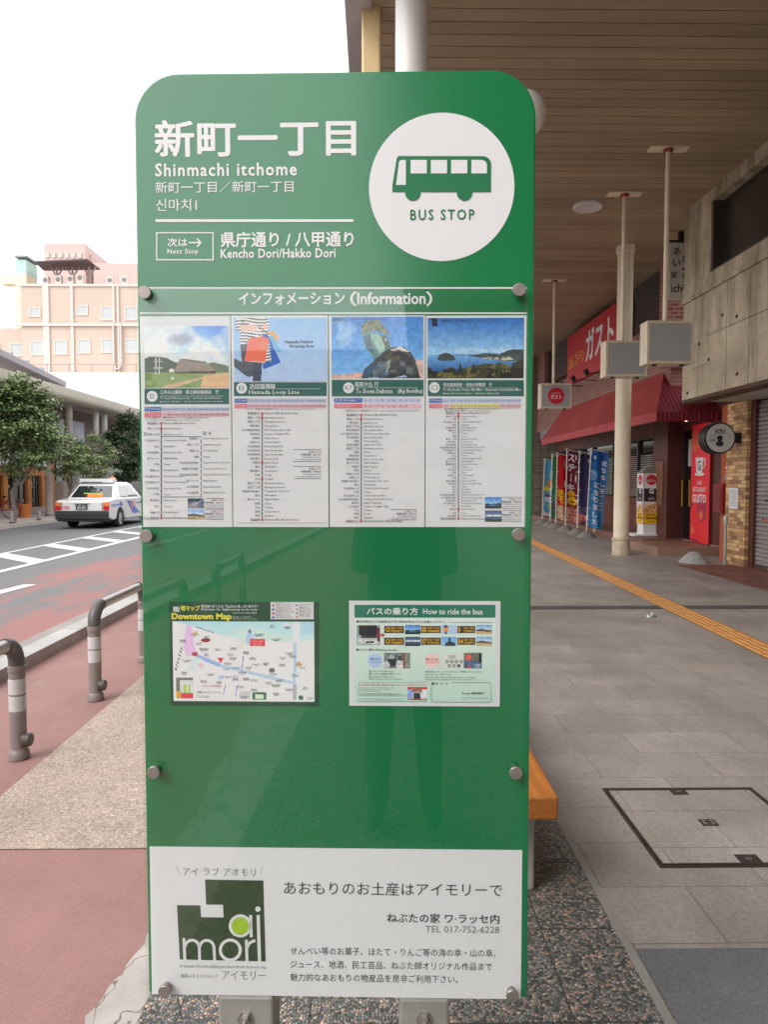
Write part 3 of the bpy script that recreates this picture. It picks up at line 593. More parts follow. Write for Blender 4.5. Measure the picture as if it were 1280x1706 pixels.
# tiled end wall beyond
nb = NB('grey_tile'); br = nb.n('TexBrick', Vector=nb.mapping(rot=(R(90), 0, 0)), _offset=0., Scale=1., Mortar__Size=.012, Brick__Width=.3, Row__Height=.3, Color1=(.20, .165, .135, 1), Color2=(.25, .21, .175, 1), Mortar=(.10, .08, .07, 1))
nb.col(nb.mul(br.outputs['Color'], nb.rng(nb.noise(1.3, 3), .3, .7, .85, 1.1))); GT = nb.fin(.5, .4)
tb = thing('tiled_building', 'grey tiled shop wall beyond the row of banners', 'building', (6.1, 26.65, 0))
b = MB(); b.box(5.95, 9, 26.65, 60, 0, CEIL-.01); b.build('wall', GT, tb)
b = MB(); b.box(5.92, 5.949, 27.5, 58, 2.7, 3.3); b.build('signboard', M('pale_board', (.4, .36, .33), .5), tb)
# ================================================================== lantern sign
t = thing('lantern_sign', 'square pillar-shaped lantern sign with red emblem and yellow opening hours', 'lantern sign', (6.55, 16.3, .2))
kx, ky = 6.56, 16.28
b = MB(); b.box(kx-.42, kx+.36, ky-.06, ky+.62, .205, .25); b.build('base', WHITE, t, bevel=.01)
b = MB(); b.box(kx-.17, kx+.17, ky+.03, ky+.40, .25, .50); b.build('pedestal', WHITE, t)
b = MB(); b.box(kx-.19, kx+.19, ky+.006, ky+.39, .50, 1.70); bd = b.build('body', M('lantern_body', (.5, .5, .49), .5), t)
b = MB()
for xx in (kx-.20, kx+.175):
    for yy in (ky, ky+.37): b.box(xx, xx+.025, yy, yy+.025, .49, 1.71)
b.build('corner_frame', M('lantern_frame', (.62, .62, .61), .4, .3), t)
b = MB(); b.add([(kx-.21, ky-.01, 1.71), (kx+.21, ky-.01, 1.71), (kx+.21, ky+.41, 1.71), (kx-.21, ky+.41, 1.71), (kx-.07, ky+.15, 1.86), (kx+.07, ky+.15, 1.86), (kx+.07, ky+.27, 1.86), (kx-.07, ky+.27, 1.86)], [(0, 1, 5, 4), (1, 2, 6, 5), (2, 3, 7, 6), (3, 0, 4, 7), (4, 5, 6, 7), (3, 2, 1, 0)]); b.build('roof', M('lantern_roof', (.26, .23, .19), .6), t)
def lantern_face(mp):
    P = Pic(38, 120, (214, 212, 212)); 
    P.put(P.rect(0, .30, 1, .555), (48, 38, 44)); P.put(P.rect(0, .78, 1, 1), (236, 176, 32))
    P.put(P.poly([(0, .70), (.35, .63), (1, .57), (1, .78), (0, .78)]), (206, 150, 84)); m = P.rect(0, .62, 1, .78) & (P.noise(12) > .56); P.put(m, (226, 184, 128)); m = P.rect(0, .64, 1, .78) & (P.noise(9) > .62); P.put(m, (168, 106, 58))
    return pic_mb(P, mp, 1.15)
def lantern_words(b, o, ex):
    ez = (0, 0, 1); O = lambda z: (o[0], o[1], z)
    b.disc(O(1.545), .125, ex, ez, mi=0)
    o2 = (o[0]+(-.002 if ex[0] == 0 else 0), o[1]+(-.002 if ex[0] else 0)); O2 = lambda z: (o2[0], o2[1], z)
    b.text('ガスト', O2(1.49), ex, ez, h=.065, w=.19, al='c', mi=1, off=.03); b.text('Caféレストラン', O2(1.585), ex, ez, h=.02, w=.13, al='c', mi=3)
    b.text('G', O(1.22), ex, ez, h=.11, al='c', mi=1, off=.05); b.text('GUSTO', O(1.075), ex, ez, h=.035, w=.15, al='c', mi=1, off=.02); b.text('CAFE RESTAURANT', O(1.125), ex, ez, h=.012, w=.12, al='c', mi=1)
    b.text('営業時間', O(.70), ex, ez, h=.03, w=.2, al='c', mi=2, off=.02); b.text('7:00~2:00', O(.61), ex, ez, h=.06, w=.27, al='c', mi=2, off=.03); b.text('年中無休', O(.545), ex, ez, h=.025, w=.13, al='c', mi=2)
LM = [M('logo_red', (.5, 0, 0)), WINK, BLACK, M('yellow_ink', (.8, .4, .1))]
fb = lantern_face(lambda u, v: (kx-.175+.35*u, ky+.004, .50+1.2*v)).build('front_print', PRINT, t)
b = MB(); lantern_words(b, (kx, ky+.001), (1, 0, 0)); b.build('lettering', LM, fb)
fb = lantern_face(lambda u, v: (kx-.192, ky+.37-.35*u, .50+1.2*v)).build('side_print', PRINT, t)
b = MB(); lantern_words(b, (kx-.195, ky+.195), (0, -1, 0)); b.build('lettering', LM, fb)
# ================================================================== banners
def weight(mb, x, y, r=.30, h=.20, z=0):
    mb.lathe((x, y, z), [(r, 0), (r*.98, .02), (r*.62, h*.62), (r*.3, h*.97), (r*.22, h), (.02, h)], 18)
CBASE = M('concrete_weight', (.19, .175, .16), .85, var=.12, vs=8, bump=.2)
POLE = M('banner_pole', (.72, .71, .68), .45)
def banner(x, y, lean, pic, words, label, wd=.52, zt=2.36, zb=.30):
    t = thing('banner', label, 'banner', (x, y, 0), 'advertising banners standing along the cafe front')
    b = MB(); weight(b, x, y, .27, .17); b.build('base', CBASE, t, smooth=35)
    top = zt+.06; fx = lambda z: x+lean*(z-.15)/2.3
    b = MB(); b.cyl((fx(.1), y, .1), (fx(top), y, top), .016, n=10); b.cyl((fx(top-.03)-.05, y, top-.03), (fx(top-.03)+wd+.03, y, top-.03-.10), .009, n=8)
    for z in (zt-.05, zt-.55, zt-1.05, zt-1.55, zb+.05): b.box(fx(z)-.02, fx(z)+.05, y-.018, y+.018, z-.012, z+.012)
    b.build('pole', POLE, t, smooth=40)
    ph = random.uniform(0, 6)
    def P3(u, v):
        z = zb+(zt-zb)*v-.10*u
        return (fx(z)+.03+wd*u*(1-.06*math.sin(3*v+ph)), y+.05*math.sin(2.2*math.pi*u+ph+2*v)*u+.04*u, z)
    cl = pic_mb(pic, P3, 1.15).build('cloth', CLOTH_PRINT, t)
    b = MB()
    for s_, u, v, h, mi in words:              # vertical lettering: one character per step
        for i, ch in enumerate(s_):
            hh = h*(.12 if ch in 'ー一' else 1.0); vv = v-i*h*1.18/(zt-zb)
            if ch == 'ー': b.text('|', (0, 0, 0), (1, 0, 0), (0, 1, 0), h=h*.95, w=h*.13, mi=mi, al='c', warp=lambda q, u=u, vv=vv: tuple(np.array(P3(u+q[0]/wd, vv-(h-q[1])/(zt-zb)))-np.array((0, .006, 0))))
            else: b.text(ch, (0, 0, 0), (1, 0, 0), (0, 1, 0), h=h*(.55 if ch in '、。' else .92), w=h*(.3 if ch in '、。' else .85), mi=mi, al='c', off=.035, warp=lambda q, u=u, vv=vv: tuple(np.array(P3(u+q[0]/wd, vv-(h-q[1])/(zt-zb)))-np.array((0, .006, 0))))
    if words: b.build('lettering', [WINK, BLACK], cl)
    return t
def fl(c0, c1): p = Pic(26, 90); p.grad(p.x >= 0, c0, c1); return p
p1 = fl((30, 86, 160), (64, 150, 206)); p1.put(p1.ell(.1, .32, .28, .07), (150, 178, 214), .8); p1.put(p1.ell(.15, .60, .2, .04), (110, 170, 220), .7); p1.put((p1.noise(6) > .6), (54, 120, 190), .6); p1.put(p1.ell(.2, .09, .08, .02), (200, 214, 230))
p2 = fl((44, 34, 70), (70, 60, 104)); p2.put(p2.ell(.4, .80, .6, .05), (120, 104, 140), .6); p2.put(p2.ell(.25, .90, .35, .05), (210, 130, 112)); p2.put(p2.ell(.75, .89, .25, .05), (226, 190, 180)); p2.put(p2.rect(0, .86, 1, 1) & (p2.noise(8) > .58), (200, 96, 86))
p3 = fl((104, 22, 42), (124, 28, 46)); p3.put(p3.rect(0, .80, 1, 1), (176, 112, 98)); p3.put(p3.ell(.45, .88, .5, .075), (186, 106, 92)); p3.put(p3.rect(0, .78, 1, 1) & (p3.noise(9) > .56), (206, 158, 140)); p3.put(p3.rect(0, .84, 1, .97) & (p3.noise(12) > .6), (120, 50, 46)); p3.put(p3.ell(.30, .60, .25, .05), (232, 164, 30)); p3.put(p3.ell(.38, .70, .33, .06), (238, 172, 34))
p3.put(p3.line([(.2, .63), (.5, .63)], .05) | p3.line([(.2, .71), (.5, .71)], .05), (130, 70, 20))
p4 = fl((196, 26, 30), (206, 34, 36)); p4.put(p4.ell(.25, .62, .45, .09), (236, 164, 36)); p4.put(p4.ell(.6, .68, .4, .08), (230, 150, 34)); p4.put(p4.rect(0, .78, 1, 1), (200, 150, 118)); p4.put(p4.rect(0, .78, 1, 1) & (p4.noise(9) > .55), (236, 206, 160)); p4.put(p4.rect(0, .6, 1, .7) & (p4.noise(9) > .62), (120, 50, 20))
p5 = fl((52, 118, 60), (44, 104, 58)); p5.put(p5.ell(.6, .8, .6, .12), (90, 60, 110), .8); p5.put(p5.noise(7) > .62, (90, 150, 90), .7)
p6 = fl((84, 158, 196), (96, 176, 206)); p6.put(p6.ell(.6, .42, .38, .09), (228, 128, 54)); p6.put(p6.ell(.2, .52, .25, .05), (220, 206, 60)); p6.put(p6.ell(.35, .70, .3, .05), (222, 214, 226)); p6.put(p6.ell(.3, .63, .25, .025), (120, 70, 130)); p6.put(p6.ell(.6, .82, .3, .05), (156, 186, 70)); p6.put(p6.rect(0, .93, 1, 1), (212, 196, 206)); p6.put((p6.noise(6) > .62) & p6.rect(0, .55, 1, .93), (60, 130, 170))
for p in (p1, p2, p3, p4, p5, p6): p.speck(.12, 10)
banner(5.68, 18.4, .10, p1, [('まちなし営業終業', .78, .90, .155, 0), ('になりました。', .42, .60, .165, 0)], 'blue banner with white vertical lettering, nearest to the cream column', wd=.44, zt=2.34)
banner(5.77, 19.55, .04, p2, [('む', .75, .95, .15, 0), ('う', .80, .87, .13, 0)], 'dark navy banner half hidden behind the blue banner', wd=.40, zt=2.32)
banner(5.75, 20.7, .02, p3, [('リブロース', .78, .97, .25, 0), ('ステーキ', .26, .97, .25, 0)], 'maroon banner with large white letters and yellow discs', wd=.44, zt=2.42)
banner(5.77, 21.9, .03, p4, [('ー', .5, .93, .24, 0), ('ト', .75, .62, .22, 0)], 'bright red banner with yellow shapes behind the maroon banner', wd=.40, zt=2.36)
banner(5.84, 22.9, .06, p5, [], 'narrow green banner between the red and pale blue banners', wd=.34, zt=2.36)
banner(5.87, 24.1, .08, p6, [('夏フェ', .62, .84, .2, 0)], 'pale blue banner with fruit pictures, farthest of the row', wd=.44, zt=2.24)
b = MB(); weight(b, 5.97, 12.78, .27, .20); tag(b.build('concrete_weight', M('pale_weight', (.33, .315, .30), .85, var=.1, vs=8, bump=.2), smooth=35), 'pale cone-shaped concrete weight lying on the paving without a pole', 'weight')
b = MB()
random.seed(5)
for k in range(7):
    a = random.uniform(0, 6.28); x, y = 3.10+random.uniform(-.05, .05), 7.66+random.uniform(-.05, .05); r = random.uniform(.012, .026)
    b.add([(x+r*math.cos(a), y+r*math.sin(a), .01), (x+r*math.cos(a+2.1), y+r*math.sin(a+2.1), .01+random.uniform(0, .03)), (x+r*math.cos(a+4.2), y+r*math.sin(a+4.2), .012), (x, y, .03+random.uniform(0, .035))], [(0, 1, 3), (1, 2, 3), (2, 0, 3)], k % 2)
tag(b.build('litter', [M('litter_white', (.6, .6, .58), .7), M('litter_green', (.12, .16, .1), .7)]), 'small crumpled scrap of litter on the grey paving', 'litter')['kind'] = 'thing'
# ================================================================== LEFT: guard rails
GR = M('guard_grey_paint', S(134, 124, 120), .5, var=.12, vs=5); GRD = M('guard_elbow', S(88, 84, 84), .45, var=.08); RFL = M('reflective_tape', (.56, .55, .55), .35)
def guard(x, ya, yb, label, h=.655, r=.043):
    t = thing('guard_rail', label, 'guard rail', (x, (ya+yb)/2, 0), 'tubular guard rails along the kerb')
    for y, s in ((ya, 1), (yb, -1)):
        b = MB(); b.cyl((x, y, .05), (x, y, h-.16), r, n=20); b.lathe((x, y, 0), [(r+.013, 0), (r+.013, .03), (r+.008, .042), (r, .055)], 20)
        b.lathe((x, y, h-.165), [(r, 0), (r+.004, .003), (r+.004, .03), (r, .033)], 20); p = b.build('post', GR, t, smooth=40)
        b = MB()
        for z in (h-.29, h-.385): b.lathe((x, y, z), [(r, 0), (r+.002, .002), (r+.002, .083), (r, .085)], 20)
        for z in (h-.29, h-.385):
            for k in range(5):
                for sg in (0, 1): b.lathe((x+r+.001-.012*sg*0, y-.018, z+.010+k*.016), [(.005, -.002), (.004, .004), (0, .006)], 8)
        b.build('reflective_band', RFL, p, smooth=30)
        b = MB(); b.cyl((x+r-.01, y-.008, .105), (x+r+.028, y-.008, .105), .042, .036, n=18); b.lathe((x+r+.028, y-.008, .105), [(.036, 0), (.03, .006), (0, .008)], 18, axis='x'); b.build('lock_knob', M('lock_dark', (.11, .095, .085), .4, .4), p, smooth=40)
        R_ = .12; pts = [(x, y, h-.16)]+[(x, y+s*R_*(1-math.cos(q)), h-R_+R_*math.sin(q)-.0) for q in [math.pi/2*i/8 for i in range(9)]]
        b = MB(); b.tube(pts, r*.98, 18); b.build('elbow', GRD, t, smooth=50)
    b = MB(); b.cyl((x, ya+.12, h), (x, yb-.12, h), r*.82, n=18); b.build('rail', M('rail_steel', (.46, .43, .42), .35, .75, var=.08), t, smooth=40)
guard(-1.975, 4.83, 5.86, 'grey guard rail loop further along, its front post at mid-left of the photo')
guard(-1.99, 2.78, 3.81, 'grey guard rail post nearest the camera, at the left edge of the photo')
for k, y in enumerate((-1.3, -3.3, -5.3)): guard(-1.98, y, y+1.03, 'grey guard rail loop standing behind the viewer, seen only as a reflection in the sign')
# ================================================================== trees
def leafmat(name, c0, c1):
    nb = NB(name); g = nb.n('NewGeometry'); c = nb.ramp(g.outputs['Random Per Island'], [(0, c0), (1, c1)]); nb.col(c); nb.b.inputs['Subsurface Weight'].default_value = 0
    return nb.fin(.55, .35)
LF = leafmat('leaf_green', (.075, .125, .045), (.28, .36, .15)); LF2 = leafmat('leaf_light', (.12, .18, .07), (.40, .48, .20)); LF3 = leafmat('leaf_dark', (.03, .06, .03), (.12, .18, .08))
BARK = M('bark', (.24, .20, .17), .9, var=.25, vs=6, bump=.4, bs=30)
def tree(label, x, y, z0, trunk_h, cz, rx, rz, nclump, per, lm, seed, r=.075, lean=.1, ls=.12):
    rd = random.Random(seed); t = thing('street_tree', label, 'tree', (x, y, z0), 'street trees on the far pavement')
    b = MB(); b.tube([(x, y, z0), (x+.02, y, z0+.5), (x-.02, y, z0+trunk_h*.6), (x+lean, y, z0+trunk_h), (x+lean*1.5, y, cz+rz*.3)], [r*1.35, r, r*.9, r*.75, r*.3], 10)
    for k in range(7):
        a = rd.uniform(0, 6.28); z1 = z0+trunk_h*rd.uniform(.75, 1.1); e = rd.uniform(.5, .8)
        b.tube([(x+lean*.8, y, z1), (x+lean+rx*.35*math.cos(a), y+rx*.35*math.sin(a), z1+.35*(cz-z1)+.15), (x+rx*e*math.cos(a), y+rx*e*math.sin(a), cz+rd.uniform(-.2, .5)*rz)], [r*.5, r*.35, r*.12], 7)
    b.build('trunk', BARK, t, smooth=50)
    b = MB()
    for k in range(nclump):
        while True:
            p = (rd.uniform(-1, 1), rd.uniform(-1, 1), rd.uniform(-1, 1)); d = math.sqrt(sum(q*q for q in p))
            if .35 < d < 1: break
        s = 1+.16*math.sin(3*math.atan2(p[1], p[0])+seed)+.1*rd.uniform(-1, 1)
        wz = 1.0-.22*max(0, p[2])
        c = Vector((x+lean+p[0]*rx*s*wz, y+p[1]*rx*s*wz, cz+p[2]*rz))
        out = Vector((p[0], p[1], .35*p[2])).normalized()
        for j in range(per):
            q = c+Vector((rd.gauss(0, .16), rd.gauss(0, .16), rd.gauss(0, .07)))*rx/1.1
            dr = (out+Vector((rd.uniform(-.8, .8), rd.uniform(-.8, .8), rd.uniform(-.7, .1)))).normalized()
            sd_ = dr.cross(Vector((rd.uniform(-.4, .4), rd.uniform(-.4, .4), 1))).normalized(); L = ls*rd.uniform(.7, 1.35); W = L*.36
            up = sd_.cross(dr)
            b.add([q-dr*L*.5, q+sd_*W-up*W*.25, q+dr*L*.55-up*.02, q-sd_*W-up*W*.25], [(0, 1, 2), (0, 2, 3)])
    b.build('crown', lm, t); return t
tree('full dark green street tree leaning over the orange shop fronts', -12.05, 23.1, .09, 1.75, 3.36, 1.20, 1.68, 230, 60, LF, 2, ls=.112, lean=.38)
tree('small light green street tree left of the white taxi roof', -12.05, 27.3, .09, 1.2, 2.45, .70, .85, 90, 40, LF2, 5, r=.045, ls=.09)
tree('small leafy street tree in front of the twin white columns', -12.0, 29.4, .09, 1.2, 2.5, .82, 1.0, 100, 40, LF2, 8, r=.045, ls=.09)
tree('dark dense street tree close to the green sign edge, above the taxi', -11.95, 33.4, .09, 1.4, 3.1, 1.0, 1.75, 190, 50, LF3, 11, ls=.115)
# ================================================================== far arcade
fa = thing('far_arcade_canopy', 'long cream canopy over the opposite pavement with brownish underside', 'canopy', (-12.7, 30, 4.85))
b = MB(); prof = [(-12.6, 5.30), (-12.6, 5.03), (-12.63, 4.91), (-12.72, 4.84), (-12.88, 4.81), (-13.0, 4.81), (-13.0, 5.33)]
b.prism([(x, -30, z) for x, z in prof], (0, 120, 0)); b.build('fascia', M('far_fascia', (.50, .46, .385), .6, var=.06, vs=1), fa, smooth=40)
b = MB(); b.box(-15.5, -13.0, -30, 90, 4.93, 5.2); 
for y in range(-30, 90, 3): b.box(-14.75, -13.01, y, y+.02, 4.922, 4.93, 1)
b.build('soffit', [M('far_soffit', (.40, .34, .31), .7, var=.06), DARK], fa)
FC = M('far_column', (.66, .65, .64), .5, var=.05)
for x, y, r, l in ((-13.3, 30.3, .14, 'greyish far column rising behind the small light green tree'), (-13.3, 33.2, .13, 'left one of the two close white far columns'), (-13.25, 34.1, .13, 'right one of the two close white far columns')):
    b = MB(); b.lathe((x, y, .09), [(r+.03, 0), (r+.03, .3), (r, .32), (r, 4.925)], 20); tag(b.build('far_column', FC if r < .135 else M('far_column_grey', (.36, .33, .30), .6), smooth=40), l, 'column', 'columns of the far arcade')
b = MB(); b.add([(-14.6, 30.1, 5.54), (-13.3, 30.1, 5.54), (-13.3, 20.4, 6.31), (-14.6, 20.4, 6.31), (-14.6, 30.1, 5.75), (-13.3, 30.1, 5.75), (-13.3, 20.4, 6.55), (-14.6, 20.4, 6.55)], [(0, 1, 2, 3), (7, 6, 5, 4), (0, 4, 5, 1), (1, 5, 6, 2), (2, 6, 7, 3), (3, 7, 4, 0)])
b.box(-14.4, -14.2, 21.5, 21.65, 5.2, 6.3); b.box(-14.4, -14.2, 28.8, 29, 5.2, 5.7)
for k in range(7): b.box(-14.0, -13.35, 21+k*1.2, 21.06+k*1.2, 6.45-k*.095, 6.62-k*.095)
tag(b.build('canopy_roof', M('grey_roof', (.33, .32, .34), .6, .2, var=.1)), 'sloping grey metal roof above the far canopy at the left edge', 'roof')
# shops under the far arcade
sb = thing('shop_row', 'row of low shops with orange trim and dark windows under the far canopy', 'building', (-14.6, 30, 0))
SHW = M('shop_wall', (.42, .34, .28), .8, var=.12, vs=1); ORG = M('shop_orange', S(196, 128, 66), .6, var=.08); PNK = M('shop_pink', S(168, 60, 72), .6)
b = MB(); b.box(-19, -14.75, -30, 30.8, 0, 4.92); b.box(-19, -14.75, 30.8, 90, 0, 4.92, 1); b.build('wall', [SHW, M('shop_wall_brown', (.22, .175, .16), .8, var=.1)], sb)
b = MB(); b.box(-14.75, -14.62, 22, 31, 2.12, 2.95); b.build('signboard', M('shop_board', (.62, .60, .62), .6, var=.1, vs=2), sb)
b = MB(); b.box(-14.75, -14.3, 22, 29.2, 1.98, 2.11); b.build('awning', PNK, sb)
b = MB(); b.box(-14.75, -14.6, 22, 31, 1.72, 1.979); b.box(-14.75, -14.6, 22, 31, .1, .38, 1)
for y in (22.4, 26.25, 27.3, 29.2, 30.4): b.box(-14.74, -14.59, y, y+.32, .381, 1.719)
b.build('front_trim', [ORG, M('shop_base', (.44, .37, .36), .8, var=.1)], sb)
for y0, y1 in ((22.74, 26.2), (26.6, 27.28), (27.65, 29.15), (29.55, 30.35)):
    b = MB(); b.box(-14.74, -14.70, y0, y1, .39, 1.71); wq = b.build('window', GLASSD, sb)
    b = MB()
    for k in range(1, 3): yy = y0+(y1-y0)*k/3; b.box(-14.72, -14.66, yy-.02, yy+.02, .39, 1.71)
    b.build('window_frame', M('shop_frame', (.10, .08, .07), .5), wq)
    b = MB()
    for k in range(4): yy = y0+.1+(y1-y0-.35)*random.random(); zz = .6+random.random()*.8; b.box(-14.698, -14.695, yy, yy+.14, zz, zz+.1)
    b.build('window_notice', M('notice_grey2', (.45, .45, .46), .6), wq)
b = MB(); b.box(-14.75, -14.7, 31.2, 35.2, 3.35, 4.42); b.build('upper_panel', M('pale_blue_panel', (.52, .55, .66), .5, var=.06), sb)
b = MB(); b.box(-14.72, -14.66, 31.1, 31.2, 3.3, 4.5); b.box(-14.72, -14.66, 33.0, 33.1, 3.3, 4.5); b.box(-14.72, -14.66, 31.2, 35.2, 3.28, 3.35); b.build('panel_frame', DARK, sb)
b = MB(); b.box(-14.75, -14.68, 32, 48, .3, 2.4); b.build('dark_shopfront', M('shopfront_dark_glass', (.03, .028, .03), .1), sb)  # one long near-black glossy panel
for y in (31.1, 32.8): b = MB(); b.box(-14.75, -14.6, y, y+.5, .1, 2.3); b.build('shop_pillar', ORG, sb)
b = MB(); b.box(-13.35, -12.35, 28.9, 29.3, .09, 1.50, 0); b.box(-13.35, -12.98, 28.89, 28.899, .12, 1.45, 1); tag(b.build('low_wall', [M('low_wall_white', (.66, .63, .60), .7, var=.05), M('low_wall_beige', (.52, .45, .39), .7)], bevel=.01), 'low cream box-like wall on the far pavement left of the taxi', 'wall')
t = thing('street_pole', 'pale tapered pole standing on the far pavement behind the orange planter', 'pole', (-13.1, 27.9, .09))
b = MB(); b.cyl((-13.1, 27.9, .09), (-13.1, 27.9, 2.0), .14, .10, 16); b.cyl((-13.1, 27.9, 2.0), (-13.1, 27.9, 4.5), .05, .05, 12); b.build('pole', M('pole_pale', (.56, .51, .46), .6, var=.08), t, smooth=40)
b = MB(); b.lathe((-13.1, 27.9, .09), [(.17, 0), (.17, .06), (.142, .09)], 16); b.build('base', GALV, t, smooth=40)
# planter
t = thing('planter', 'round orange terracotta planter on the far pavement beside the bicycle', 'planter', (-13.5, 26.7, .09))
b = MB(); b.lathe((-13.5, 26.7, .09), [(.19, 0), (.24, .42), (.255, .43), (.255, .52), (.22, .52), (.21, .44), (0, .43)], 28); b.build('pot', M('terracotta', S(214, 128, 66), .7, var=.08, vs=3), t, smooth=35)
b = MB(); rd = random.Random(4)
for k in range(60):
    a = rd.uniform(0, 6.28); q = Vector((-13.5+.12*math.cos(a), 26.7+.12*math.sin(a), .55+rd.uniform(-.03, .06))); dr = Vector((math.cos(a), math.sin(a), rd.uniform(-.2, .6))).normalized(); sd_ = dr.cross(Vector((0, 0, 1)))
    b.add([q, q+dr*.05+sd_*.02, q+dr*.11, q+dr*.05-sd_*.02], [(0, 1, 2, 3)])
b.build('plant', LF2, t)
# stub posts
for x, y, h, l in ((-12.05, 23.0, .40, 'short grey stub post at the kerb in front of the bicycle'), (-11.98, 24.7, .34, 'short grey stub post at the kerb between planter and taxi')):
    t = thing('stub_post', l, 'post', (x, y, .105), 'stub posts on the far kerb')
    b = MB(); b.lathe((x, y, .105), [(.055, .03), (.055, h-.02), (.04, h), (0, h+.005)], 16); b.build('post', M('stub_grey', (.40, .36, .37), .5), t, smooth=40)
    b = MB(); b.lathe((x, y, .105), [(.085, 0), (.085, .03), (.056, .045)], 16); b.build('base', GRD, t, smooth=40)
# bicycle
def bicycle(x, y, z):
    t = thing('bicycle', 'red bicycle parked by the orange planter, cut off by the left edge of the photo', 'bicycle', (x, y, z))
    RD = M('bicycle_red', S(190, 40, 44), .35); RB = M('tyre', (.03, .03, .03), .8); r = .33
    for dx in (0, -1.06):
        b = MB(); b.tube([(x+dx+r*math.cos(a), y, z+r+r*math.sin(a)) for a in [2*math.pi*i/36 for i in range(36)]], .019, 8, closed=True); wh = b.build('wheel', RB, t, smooth=50)
        b = MB(); b.tube([(x+dx+(r-.02)*math.cos(a), y, z+r+(r-.02)*math.sin(a)) for a in [2*math.pi*i/36 for i in range(36)]], .012, 6, closed=True)
        for i in range(16): a = 2*math.pi*i/16; b.cyl((x+dx, y, z+r), (x+dx+(r-.02)*math.cos(a), y, z+r+(r-.02)*math.sin(a)), .0035, n=4)
        b.cyl((x+dx, y-.04, z+r), (x+dx, y+.04, z+r), .025, n=10); b.build('rim', M('rim_silver', (.6, .6, .6), .3, .8), wh, smooth=50)
    b = MB(); A = (x, y, z+r); B = (x-.45, y, z+.30); C_ = (x-.28, y, z+.75); D = (x-.93, y, z+.78); F = (x-1.06, y, z+r)
    for p, q in ((A, B), (A, C_), (B, C_), (B, D), (D, F)): b.cyl(p, q, .018, n=8)
    b.cyl((x-.62, y, z+.48), (x-.28, y, z+.70), .016, n=8); b.build('frame', RD, t, smooth=50)
    b = MB(); b.lathe((x-.26, y, z+.82), [(.0, .04), (.06, .03), (.09, .0), (.07, -.02)], 14); b.cyl((x-.28, y, z+.7), (x-.27, y, z+.83), .012, n=8); b.build('saddle', DARK, t, smooth=50)
    b = MB(); b.tube([(x-.93, y, z+.76), (x-.91, y, z+.98), (x-.90, y-.2, z+1.0), (x-.78, y-.25, z+1.0)], .012, 8); b.tube([(x-.91, y, z+.98), (x-.90, y+.2, z+1.0), (x-.78, y+.25, z+1.0)], .012, 8); b.build('handlebar', STEEL, t, smooth=50)
    b = MB(); b.tube([(x+.36*math.cos(a), y, z+r+.36*math.sin(a)) for a in [math.pi*(.0+i/10) for i in range(9)]], .022, 6); b.build('mudguard', RD, t, smooth=50)
    b = MB(); b.box(x-.17, x+.25, y-.06, y+.06, z+.70, z+.715); b.cyl((x+.12, y, z+.70), (x+.01, y, z+r), .007, n=6); b.build('rack', STEEL, t)
    b = MB(); b.box(x-1.3, x-.98, y-.16, y+.16, z+.72, z+.95); b.build('basket', M('basket_white', (.6, .6, .6), .5), t)
    b = MB(); b.cyl((B[0], y-.09, B[2]), (B[0], y+.09, B[2]), .012, n=6); b.lathe((B[0], y-.03, B[2]), [(.09, -.003), (.09, .003)], 20, axis='y'); b.build('crank', STEEL, t)
bicycle(-13.62, 26.0, .09)
# ================================================================== taxi
TXX, TY_ = -9.31, 22.0
t = thing('taxi', 'white taxi with blue side stripes and black bumper driving away on the road', 'taxi', (TXX, TY_, -.02))
CARW = M('car_white', (.85, .85, .85), .25, coat=.6); BUMP = M('bumper_black', (.035, .036, .038), .5)
def arch(cy, r, n=10): return [(cy+r*math.cos(a), .30+r*math.sin(a)) for a in [math.pi*i/n for i in range(n+1)]]
prof = [(.04, .34), (.02, .60), (.03, .84), (.07, .90), (.74, .965), (3.35, .95), (4.0, .88), (4.5, .77), (4.58, .66), (4.6, .30)]
low = [(4.6, .30), (4.35, .26)]+[(p[0], p[1]) for p in arch(3.78, .36)][0:]+[(3.2, .24), (1.6, .24)]+[(p[0], p[1]) for p in arch(1.06, .36)]+[(.5, .26)]
pts = prof+low[1:]
hw = .84; Z0 = -.02
b = MB(); P_ = [(TXX-hw, TY_+a, Z0+z) for a, z in pts]; b.prism(P_, (2*hw, 0, 0)); body = b.build('body', CARW, t, bevel=.035, bseg=3, smooth=30)
b = MB()
gb = [(-.775, .70, .945), (.775, .70, .945), (.775, 3.35, .935), (-.775, 3.35, .935)]; gt = [(-.60, 1.22, 1.42), (.60, 1.22, 1.42), (.60, 2.70, 1.43), (-.60, 2.70, 1.43)]; gc = [(-.5, 1.36, 1.475), (.5, 1.36, 1.475), (.5, 2.6, 1.485), (-.5, 2.6, 1.485)]
W_ = lambda q: (TXX+q[0], TY_+q[1], Z0+q[2])
b.add([W_(q) for q in gb+gt+gc], [(0, 1, 5, 4), (1, 2, 6, 5), (2, 3, 7, 6), (3, 0, 4, 7), (4, 5, 9, 8), (5, 6, 10, 9), (6, 7, 11, 10), (7, 4, 8, 11), (8, 9, 10, 11)]); b.build('roof', CARW, t, bevel=.04, bseg=3, smooth=40)
def inq(A, B, C, D, u0, u1, v0, v1, out):   # inset panel on a sloping glass face
    A, B, C, D = map(Vector, (A, B, C, D)); nrm = (B-A).cross(D-A).normalized()*out
    f = lambda u, v: (A*(1-u)+B*u)*(1-v)+(D*(1-u)+C*u)*v+nrm
    return [W_(f(u0, v0)), W_(f(u1, v0)), W_(f(u1, v1)), W_(f(u0, v1))]
CG = M('car_glass', (.03, .033, .035), .03, spec=1.0, coat=1.0)
